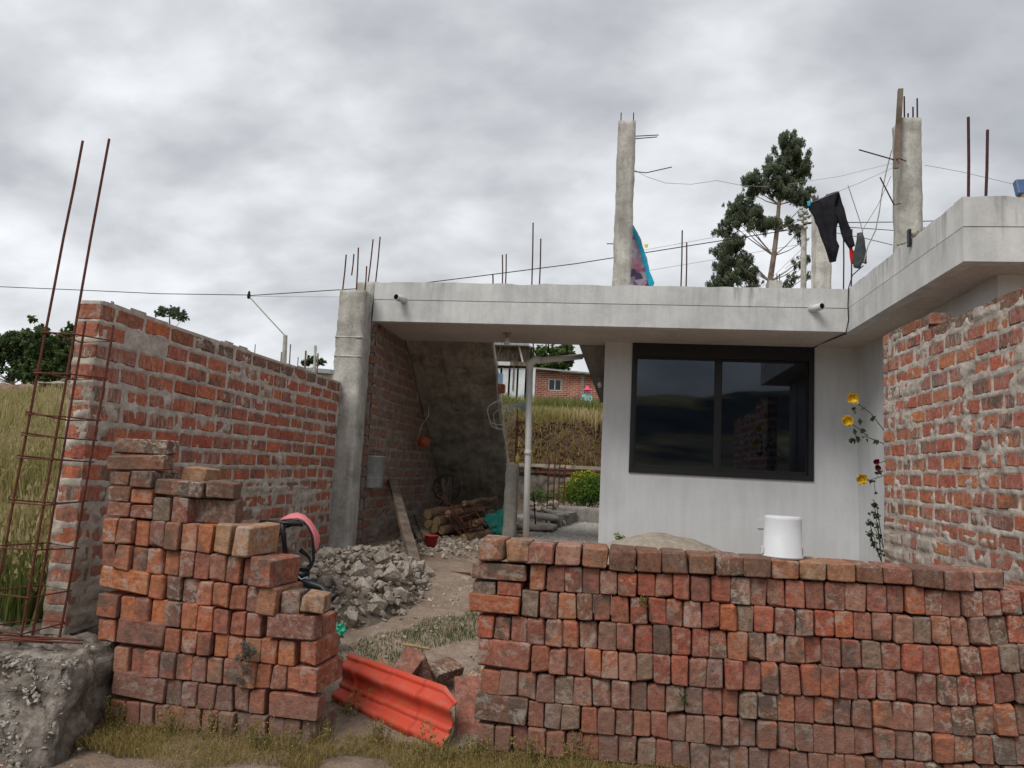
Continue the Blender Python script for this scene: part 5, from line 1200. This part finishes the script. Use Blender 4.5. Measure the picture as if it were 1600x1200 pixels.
mb = MB(); mb.box((wl.x, YH+.12, wr.z), (wr.x, YH+.16, wl.z)); o = mb.out('window', M['glass'], hb)
mb = MB(); xm_ = (wl.x+wr.x)/2
for a_ in ((wl.x, wr.z, wr.x, wr.z+.06), (wl.x, wl.z-.06, wr.x, wl.z), (wl.x, wr.z+.06, wl.x+.06, wl.z-.06), (wr.x-.06, wr.z+.06, wr.x, wl.z-.06), (xm_-.03, wr.z+.06, xm_+.03, wl.z-.06)): mb.box((a_[0], YH+.02, a_[1]), (a_[2], YH+.1, a_[3]))
mb.out('frame', M['conc_post'], o)
MB().box((tr.x-.12, YH-.06, zb), (tr.x+.06, YH, ztr)).out('corner_column', M['conc_stair2'], hb)
# white shed with timber upper
YS = 32; shd = thing('shed', 'shed with whitewashed boards below and dark timber above, seen beside the stair', 'shed', tuple(at(795, 640, Y=YS)))
def quad_px(name, x0, y0, x1, y1, Y, mat, parent, th=.1): a = at(x0, y0, Y=Y); b_ = at(x1, y1, Y=Y); return MB().box((a.x, Y, min(a.z, b_.z)), (b_.x, Y+th, max(a.z, b_.z))).out(name, mat, parent)
wm_ = stone_mat('whitewashed_board', (.55, .58, .62), (.78, .8, .82), 2, .01)
for x in range(756, 826, 13): quad_px('board', x, 575, x+12.3, 650, YS, wm_, shd)
for k, x in enumerate(range(756, 826, 6)): quad_px('dark_plank', x, 540, x+5.6, 566, YS+.1+.03*(k % 2), stone_mat('grey_brown_plank', (.05, .035, .03), (.22, .17, .14), 3, .01) if k < 2 else bpy.data.materials['grey_brown_plank'], shd)
quad_px('beam', 756, 564, 797, 571, YS-.15, M['white'], shd, .2); quad_px('beam', 797, 565, 826, 572, YS-.12, M['wood'], shd, .2); quad_px('roof_edge', 752, 535, 826, 540, YS-.4, M['zinc'], shd, 3)
quad_px('backing', 752, 541, 826, 660, YS+.25, M['shadow_room'], shd, .1)  # near-black sheet in place of the shade behind the boards
o = quad_px('shed_window', 776, 583, 784, 602, YS-.05, plain_mat('blue_window', (.10, .2, .35), .3), shd, .04)
mb = MB(); a_ = at(811, 541, Y=YS-.1); b2_ = at(817, 566, Y=YS-.1); mb.tube([a_, b2_], .04, 4); mb.out('brace', M['white'], shd)
mb = MB(); a_ = at(803, 572, Y=YS-.05); b2_ = at(801, 610, Y=YS-.05); mb.tube([a_, b2_], .03, 4); mb.out('post', M['wood'], shd)
# dark cloth / tarp hump in front of shed
p = at(806, 648, Y=15.9); o = blob(p, .24, 13, 3, .4, (1.5, .7, 1), 'dark_tarp', M['cloth_grey']); props(o, 'dark tarp bundled over bars in front of the shed', 'tarp')
# person sitting in the grass with a pink sun hat
pz = at(917, 632, Y=30); ps = thing('person', 'person in pale blue top and pink hat sitting in the grass by the house', 'person', (pz.x, 30, pz.z))
def skinfig(name, joints, edges, radii, mat, parent, sub=2):
    me = bpy.data.meshes.new(name); me.from_pydata([tuple(j) for j in joints], edges, []); me.update()
    o = bpy.data.objects.new(name, me); C.objects.link(o); o.location = (0, 0, 0); reg(o, Matrix.Identity(4)); par(o, parent)
    sk = o.modifiers.new('skin', 'SKIN'); me.skin_vertices[0].data[0].use_root = True
    for d_, r in zip(me.skin_vertices[0].data, radii): d_.radius = (r, r)
    o.modifiers.new('sub', 'SUBSURF').levels = sub; o.modifiers['sub'].render_levels = sub; me.materials.append(mat); return o
b0 = Vector((pz.x, 30, at(917, 637, Y=30).z)); PS = .78
jt = [b0+Vector(v_)*PS for v_ in ((0, 0, .12), (0, .02, .38), (0, 0, .62), (0, 0, .74), (0, -.02, .86), (.2, 0, .6), (.27, -.12, .38), (.16, -.3, .28), (-.2, 0, .6), (-.27, -.12, .38), (-.12, -.3, .28), (.1, -.02, .1), (.18, -.42, .36), (.16, -.5, .0), (-.1, -.02, .1), (-.18, -.42, .36), (-.16, -.5, .0))]
skinfig('body', jt, [(0, 1), (1, 2), (2, 3), (3, 4), (2, 5), (5, 6), (6, 7), (2, 8), (8, 9), (9, 10), (0, 11), (11, 12), (12, 13), (0, 14), (14, 15), (15, 16)], [q*PS for q in (.15, .14, .14, .06, .11, .07, .05, .04, .07, .05, .04, .1, .08, .05, .1, .08, .05)], plain_mat('pale_blue_top', (.28, .45, .42), .9), ps)
mb = MB(); mb.lathe([(.20, -.04), (.14, .02), (.09, .04), (.08, .12), (.001, .14)], tuple(b0+Vector((0, -.02, .93*PS))), 16); mb.out('hat', plain_mat('pink_hat', (.75, .08, .16), .8), ps, True)
mb = MB(); 
for k in range(26): a_ = b0+Vector((random.uniform(-.5, .5), -.5, -.1)); mb.tube([a_, a_+Vector((random.uniform(-.2, .2), .0, random.uniform(.2, .5)))], .02, 4)
o = mb.out('brushwood', M['wood'], None); props(o, 'small pile of brushwood in front of the seated person', 'brushwood')

# ------------------------------------------------------------------ trees
def tree(label, name, Y, trunk, clumps, n_, lsize, mat, tr=.15, hang=0, limbs=True, zr=1.0, cat='tree'):
    base_ = at(*trunk[0], Y=Y); zg = gzs(base_.x, Y); t_ = thing(name, label, cat, (base_.x, Y, zg))
    pts = [Vector((base_.x, Y, zg))]+[at(x, y, Y=Y) for x, y in trunk]; mb = MB(); mb.tube(pts, [tr*(1-.8*k/(len(pts)-1)) for k in range(len(pts))], 8)
    cen = []; rad = []
    for x, y, r in clumps:
        s_ = Y/1180*r*1.0; c_ = at(x, y, Y=Y); dpt = random.uniform(-1, 1)*s_*.8; cen.append((c_.x, c_.y+dpt, c_.z)); rad.append((s_*1.15, s_*1.15, s_*.95*zr))
    if limbs:
        for c_ in cen:
            c_ = Vector(c_); best = min(pts[1:], key=lambda q: (q-(c_-Vector((0, 0, abs(c_.x-q.x)*.8)))).length); mb.tube([best, best.lerp(c_, .5)-Vector((0, 0, .1)), c_], [tr*.2, tr*.13, tr*.05], 5, False)
    mb.out('trunk', M['trunk'], t_, True)
    cen = np.array(cen); rad = np.array(rad)
    # break every clump into tufts so the edge is ragged and sky shows through
    k = 24; c2 = np.repeat(cen, k, 0); r2 = np.repeat(rad, k, 0); u = RNG.normal(0, 1, c2.shape); u /= np.linalg.norm(u, axis=1)[:, None]
    c2 = c2+u*r2*(RNG.uniform(.2, 1.2, len(c2))[:, None]); r2 = r2*RNG.uniform(.16, .36, len(c2))[:, None]*np.array([1, 1, 1.7 if hang else 1])
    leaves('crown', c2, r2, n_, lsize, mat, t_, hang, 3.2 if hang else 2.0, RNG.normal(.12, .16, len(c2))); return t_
euc = [(1235,212,12),(1228,226,16),(1240,240,18),(1222,250,17),(1248,258,18),(1215,266,16),(1238,275,18),(1257,268,12),(1262,262,7),(1205,272,13),(1228,285,12),
 (1180,278,15),(1168,285,12),(1195,290,13),(1178,300,10),(1210,290,14),(1218,300,10),(1225,305,14),(1244,310,14),(1258,318,10),(1265,300,9),(1252,306,12),
 (1165,322,18),(1148,330,15),(1180,330,14),(1150,348,16),(1135,345,10),(1190,346,14),(1200,352,14),(1215,350,9),(1168,350,12),(1130,362,12),(1140,378,16),(1152,385,14),(1125,392,12),(1135,405,14),(1158,402,10),(1163,412,12),(1150,425,16),(1128,425,16),(1168,430,12),(1180,438,10),(1172,448,10),(1120,440,12),(1140,446,14),(1230,345,8),(1240,352,8),(1248,362,9),(1255,378,8),(1258,400,8),(1250,415,10),(1240,435,8),(1232,446,8),(1262,430,7),(1255,340,8)]
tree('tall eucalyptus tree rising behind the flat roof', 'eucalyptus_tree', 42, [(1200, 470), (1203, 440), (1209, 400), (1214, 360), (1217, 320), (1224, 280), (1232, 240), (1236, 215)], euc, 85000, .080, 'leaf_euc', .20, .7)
def rnd_cl(x0, x1, y0, y1, n_, r0, r1): return [(random.uniform(x0, x1), random.uniform(y0, y1), random.uniform(r0, r1)) for _ in range(n_)]
tree('dense green tree at the far left edge behind the field', 'field_tree', 34, [(20, 600), (20, 560)], rnd_cl(-30, 50, 525, 585, 34, 14, 24), 26000, .085, 'leaf_dark', .15)
tree('dark green tree next to the rebar column, behind the field', 'field_tree', 32, [(85, 600), (85, 560)], rnd_cl(50, 128, 528, 592, 32, 13, 21), 24000, .085, 'leaf_dark', .15)
tree('small wispy tree top above the tin roof at left', 'field_tree', 38, [(58, 560), (58, 520)], [(55, 500, 6), (62, 512, 6), (72, 518, 7), (100, 520, 9), (112, 512, 8)], 700, .12, 'leaf_mid', .08)
tree('lone rounded tree crown peeping over the left garden wall', 'distant_tree', 60, [(265, 520), (265, 495)], [(256, 489, 9), (268, 486, 10), (278, 490, 9), (285, 496, 7), (248, 491, 5)], 1500, .13, 'leaf_euc', .2)
tree('leafy tree behind the small brick house', 'tree', 52, [(860, 600), (860, 570)], rnd_cl(822, 900, 548, 582, 26, 8, 14)+[(848, 545, 8), (870, 548, 9)], 20000, .11, 'leaf_mid', .25)
tree('low dark tree among the far roofs at left of the post', 'distant_tree', 70, [(492, 590), (490, 575)], [(480, 565, 6), (488, 563, 7), (500, 566, 6), (474, 568, 5)], 700, .2, 'leaf_dark', .1)
# tin roofed hut and woodpile at left
th_ = thing('hut', 'hut with a pale tin roof hidden in trees at far left', 'hut', tuple(at(40, 570, Y=36)))
a_ = at(14, 516, Y=38); b2_ = at(62, 520, Y=38); MB().prism([a_, b2_, b2_+Vector((0, 0, -.12)), a_+Vector((0, 0, -.12))], (0, 5, -.6)).out('roof', M['zinc'], th_)
MB().box((a_.x+.3, 39, gzs(-20, 39)-1), (b2_.x-.2, 42, b2_.z-.5)).out('wall', M['mortar'], th_)
wp = thing('woodpile', 'covered pile of split wood at the top of the left field', 'woodpile', tuple(at(70, 612, Y=22)))
for k in range(60):
    p = at(random.uniform(56, 112), random.uniform(600, 619), Y=22+random.uniform(0, .5)); d_ = Vector((random.gauss(0, .15), 1, random.gauss(0, .05))); mb = MB(); mb.tube([p, p+d_*.8], random.uniform(.04, .08), 6); mb.out('split_log', M['bark'] if k % 2 else M['wood_end'], wp)
p = at(82, 600, Y=22.2); rough_block('cover_sheet', (p.x-.55, 21.9, p.z-.03), (p.x+.5, 23, p.z+.04), M['rubble'], wp, .05, .08, 3, 1)
o = rough_block('earth_bank', (-26, 24, 3.0), (at(60, 600, Y=24).x, 25.4, at(30, 602, Y=24).z), stone_mat('brown_earth', (.14, .08, .06), (.3, .2, .15), 2, .03), None, .12, .2, 2, 1); props(o, 'low brown earth bank at the left edge of the field', 'bank')

# ------------------------------------------------------------------ distant roofs, poles and cables
def cable(pts, Y, r, mat, label, name='cable'):
    P = [at(x, y, Y=Y if not isinstance(Y, (list, tuple)) else Y[i_]) for i_, (x, y) in enumerate(pts)]; mb = MB(); Q = []
    for i_ in range(len(P)-1):
        for k in range(6): Q.append(P[i_].lerp(P[i_+1], k/6))
    Q.append(P[-1]); mb.tube(Q, r, 5); o = mb.out(name, M[mat], None); props(o, label, 'cable'); return o
cable([(-1600, 400), (0, 448), (120, 453), (250, 459), (388, 461)], 30, .018, 'wirebk', 'thin power line crossing the sky at left, up to the insulator'); cable([(388, 462), (450, 458), (527, 453), (560, 451)], 30, .02, 'wirebk', 'power line from the insulator to the concrete post', 'power_line')
cable([(390, 464), (420, 497), (446, 525)], 30, .03, 'wirew', 'cable sloping down from the insulator to the thin pole', 'drop_cable')
cable([(392, 463), (527, 464), (560, 464)], 30, .008, 'rope', 'faint lower line beside the concrete post'); cable([(560, 451), (640, 445), (680, 440), (760, 430), (900, 412), (1115, 378), (1255, 356)], 30, .02, 'wirebk', 'dark power line rising over the flat roof to the right', 'power_line')
cable([(1000, 392), (1120, 370), (1260, 340)], 45, .012, 'rope', 'faint line crossing high behind the eucalyptus'); cable([(1000, 425), (1120, 405), (1260, 380)], 45, .012, 'rope', 'faint line low behind the eucalyptus')
cable([(1300, 348), (1395, 347), (1470, 345), (2200, 320)], 26, .016, 'wirebk', 'upper dark line behind the right roof column', 'power_line'); cable([(1296, 353), (1395, 360), (1470, 366)], 26, .014, 'wirebk', 'second dark line behind the right roof column', 'power_line'); cable([(1296, 362), (1350, 372), (1395, 383)], 26, .012, 'wirebk', 'third dark line behind the right roof column', 'power_line')
for k, (a_, b2_) in enumerate([((1200, 440), (1262, 380)), ((1190, 448), (1262, 400)), ((1210, 452), (1262, 412)), ((1226, 420), (1252, 402))]): cable([a_, b2_], 34, .010, 'rope', ['highest', 'second', 'third', 'shortest'][k]+' of the fan of service lines left of the utility pole', 'service_line')
ins = thing('insulator', 'small dark insulator clamp on the left power line', 'insulator', tuple(at(388, 461, Y=30))); mb = MB(); mb.lathe([(.001, -.18), (.07, -.14), (.08, 0), (.05, .08), (.06, .12), (.001, .2)], tuple(at(389, 461, Y=30)), 8); mb.out('clamp', M['wirebk'], ins, True)
def pole(px, y0, y1, Y, r, mat, label, name='pole'):
    a_ = at(px, y0, Y=Y); b2_ = at(px-1, y1, Y=Y); zg = min(b2_.z, gzs(b2_.x, Y)); mb = MB(); mb.tube([(b2_.x, Y, zg), a_], [r*1.2, r*.9], 7); o = mb.out(name, mat, None); props(o, label, 'pole'); return o
pole(446, 524, 580, 30, .10, M['conc_post'], 'thin service pole over the left wall, cable ending at its top')
for k, (x, y0, y1, r) in enumerate([(454, 538, 575, .04), (440, 550, 575, .04), (478, 548, 582, .06), (493, 540, 590, .09), (497, 552, 585, .05), (399, 538, 560, .03), (466, 558, 575, .03)]):
    pole(x, y0, y1, 44, r, M['wood'] if k != 3 else M['conc_post'], ['leaning stick just right of the service pole', 'short stick just left of the service pole', 'dark pole above the far pale roof', 'tallest thin pole left of the concrete post', 'pole with crossbar beside the tallest one', 'little stick above the middle of the left wall', 'faint stick between the service pole and the dark pole'][k])
fr_ = thing('far_house', 'low house with pale tin roof between the left wall and the post', 'house', tuple(at(490, 590, Y=50)))
a_ = at(462, 573, Y=50); b2_ = at(516, 577, Y=50); MB().prism([a_+Vector((0, 0, -.3)), b2_+Vector((0, 0, -.3)), b2_, a_], (0, 5, .3)).out('roof', M['zinc'], fr_); MB().box((a_.x+.3, 50.5, a_.z-4), (b2_.x, 54, b2_.z-.3)).out('wall', M['soffit'], fr_)
up_ = pole(1256, 330, 450, 34, .13, M['conc_post'], 'concrete utility pole with insulators behind the roof', 'utility_pole')
mb = MB()
for k in range(8): p = at(1252+(k % 2)*7, 326+k*4.2, Y=33.8); mb.lathe([(.001, -.08), (.09, -.05), (.09, .05), (.001, .08)], p, 8)
o = mb.out('insulators', M['conc_white'], up_, True)
mb = MB(); mb.tube([at(1243, 352, Y=33.9), at(1270, 348, Y=33.9)], .05, 5); mb.out('cross_arm', M['rust_dark'], up_)
o = quad_px('parapet_stub', 1202, 438, 1222, 452, 16, M['conc_post'], None, .4); props(o, 'grey block stub with two bars rising behind the roof, under the eucalyptus', 'stub')
mb = MB(); [mb.tube([at(x, 428, Y=16.1), at(x, 440, Y=16.1)], .01, 4) for x in (1214, 1218)]; mb.out('bar', M['rust_dark'], o)
for x_, yb_ in ((833, 556), (857, 549), (886, 553)): zbar(H, x_, yb_, x_, 539, 9.27, r=.009, mat='rust_dark')

# ------------------------------------------------------------------ laundry and ropes on the roof
def cloth(name, outline, Y, mat, label, cat, th=.02, wav=.03, parent=None, step=3.0):
    """hanging cloth from a pixel outline at plane Y, filled by triangulation, wavy in depth"""
    import bmesh as bmm
    bm = bmm.new(); vs = [bm.verts.new(at(x, y, Y=Y)) for x, y in outline]; bm.faces.new(vs)
    bmm.ops.triangulate(bm, faces=bm.faces[:]); bmm.ops.subdivide_edges(bm, edges=bm.edges[:], cuts=4, use_grid_fill=True)
    bmm.ops.triangulate(bm, faces=bm.faces[:])
    for v_ in bm.verts: v_.co.y += wav*math.sin(v_.co.x*34+v_.co.z*5)+wav*1.2*noise.noise(Vector((v_.co.x*12, 0, v_.co.z*5)))
    bmm.ops.recalc_face_normals(bm, faces=bm.faces[:])
    V = [v_.co.copy() for v_ in bm.verts]; F = [tuple(v_.index for v_ in f_.verts) for f_ in bm.faces]; bm.verts.index_update(); F = [tuple(v_.index for v_ in f_.verts) for f_ in bm.faces]; bm.free()
    o = build(name, V, F, mat, parent, True); md = o.modifiers.new('thickness', 'SOLIDIFY'); md.thickness = th
    if parent is None: props(o, label, cat)
    return o
cloth('trousers', [(1264,319),(1280,311),(1307,300),(1313,316),(1322,338),(1331,362),(1336,384),(1328,388),(1318,376),(1311,355),(1304,334),(1300,340),(1293,342),(1296,360),(1302,385),(1307,408),(1297,410),(1289,392),(1280,365),(1272,340),(1266,328)], 8.3, M['cloth_black'], 'black trousers hanging from the clothes line on the roof', 'trousers', .03, .02)
cloth('grey_cloth', [(1338,366),(1345,364),(1349,376),(1352,395),(1352,413),(1346,412),(1343,421),(1336,418),(1333,402),(1337,388)], 8.3, M['cloth_grey'], 'dark grey garment pegged right of the black trousers', 'garment', .02, .02)
cloth('red_cloth', [(1327,386),(1331,388),(1332,408),(1335,412),(1330,412),(1328,400)], 8.32, M['cloth_red'], 'strip of red cloth between the trousers and the grey garment', 'garment', .02, .01)
bl = thing('blanket', 'printed mauve and pink blanket with a cyan edge hanging behind the left roof column', 'blanket', tuple(at(1000, 440, Y=8.9)))
cloth('printed_cloth', [(984,352),(990,352),(996,362),(1004,385),(1012,410),(1018,440),(1019,452),(980,452)], 8.95, M['blanket'], '', '', .01, .02, bl)
cloth('cyan_border', [(988,350),(992,356),(1000,375),(1008,398),(1015,425),(1022,442),(1019,450),(1013,446),(1009,425),(1002,398),(995,375),(988,362)], 8.92, M['cyan'], '', '', .01, .01, bl)
cloth('clothes_peg', [(1261,315),(1266,314),(1266,322),(1262,323)], 8.28, M['cyan'], 'bright turquoise peg at the waist of the black trousers', 'clothes peg', .01, 0)
cloth('yellow_rag', [(1006,382),(1013,381),(1012,386),(1009,388)], 8.6, plain_mat('lime_plastic', (.6, .7, .1)), 'small lime scrap on the line right of the blanket', 'rag', .005, 0)
def line(pts, Y, r, mat, label): o = cable(pts, Y, r, mat, label, 'clothes_line'); o['category'] = 'rope'
line([(992, 266), (1010, 276), (1040, 286), (1080, 288), (1120, 282), (1160, 290), (1200, 292)], 8.7, .0028, 'rope', 'thin sagging wire from the left roof column towards the tree')
line([(1264, 318), (1308, 300), (1345, 285), (1395, 262)], 8.25, .0028, 'rope', 'clothes line holding the trousers, tied to the right roof column')
line([(1230, 288), (1310, 276), (1395, 255)], 8.4, .0022, 'rope', 'fine upper wire running left from the right roof column')
line([(1445, 258), (1500, 268), (1585, 288)], 6.6, .0022, 'rope', 'fine wire running right from the right roof column')
line([(1325, 290), (1335, 320), (1345, 350), (1348, 365)], 8.3, .005, 'rope', 'doubled pale rope hanging above the grey garment')
line([(1393, 235), (1386, 262), (1378, 300), (1374, 330), (1368, 360), (1356, 385), (1350, 410)], 6.9, .005, 'rope', 'thick rope falling left of the right roof column')
line([(1392, 275), (1372, 320), (1352, 352), (1344, 368)], 7.2, .003, 'rope', 'thin cord slanting down left of the right roof column')
# cable running down the fascia corner
cable([(1349, 415), (1332, 430), (1326, 450), (1325, 478), (1326, 500), (1322, 519)], [7.98, 7.97, 7.965, 7.96, 7.96, 7.98], .006, 'wirebk', 'black cable running down the inner corner of the fascia', 'corner_cable')
cable([(1322, 521), (1300, 530), (1280, 538), (1270, 545)], [8.02, 8.4, 8.8, 8.98], .007, 'wirebk', 'black cable under the porch ceiling to the window corner', 'ceiling_cable')
# dark strap over the side parapet
p = at(1421, 372, X=XC-.012); q = at(1420, 402, X=XC-.012); mb = MB(); mb.box((XC-.025, p.y-.02, p.z-.07), (XC-.004, p.y+.02, p.z+.07)); o = mb.out('rubber_strap', M['black'], None); props(o, 'black rubber strip hanging over the side parapet', 'strip')
for k in range(16):
    pass
cr_ = thing('mortar_lumps', 'crumbled mortar lumps at the foot of the right roof column', 'mortar lumps', tuple(at(1418, 380, X=XC+.03)))
for k in range(22): p = at(random.uniform(1404, 1436), 380, X=XC+.05); rockat(cr_, p.x+random.uniform(-.02, .05), p.y, 3.44+random.uniform(-.02, .06), random.uniform(.02, .045))
# blue box at the right end of the parapet
p = at(1580, 318, Y=5.5); a_ = at(1582, 290, Y=5.5); mb = MB(); mb.box((-.02, 0, 0), (.4, .05, .12), Euler((-.25, -.04, 0)).to_matrix(), (p.x+.05, 5.46, 3.475)); o = mb.out('blue_crate', plain_mat('blue_panel', (.07, .12, .24), .5), None); props(o, 'blue plastic box on the parapet at the right edge', 'box')
bv = o.modifiers.new('edge', 'BEVEL'); bv.width = .01; bv.segments = 2
o2 = put_brick('brick_top', Vector((p.x+.2, 5.5, 3.455)), 'G', (.3, .1, .04), None, name='roof_tile'); props(o2, 'thin clay tile piece under the blue box', 'tile')
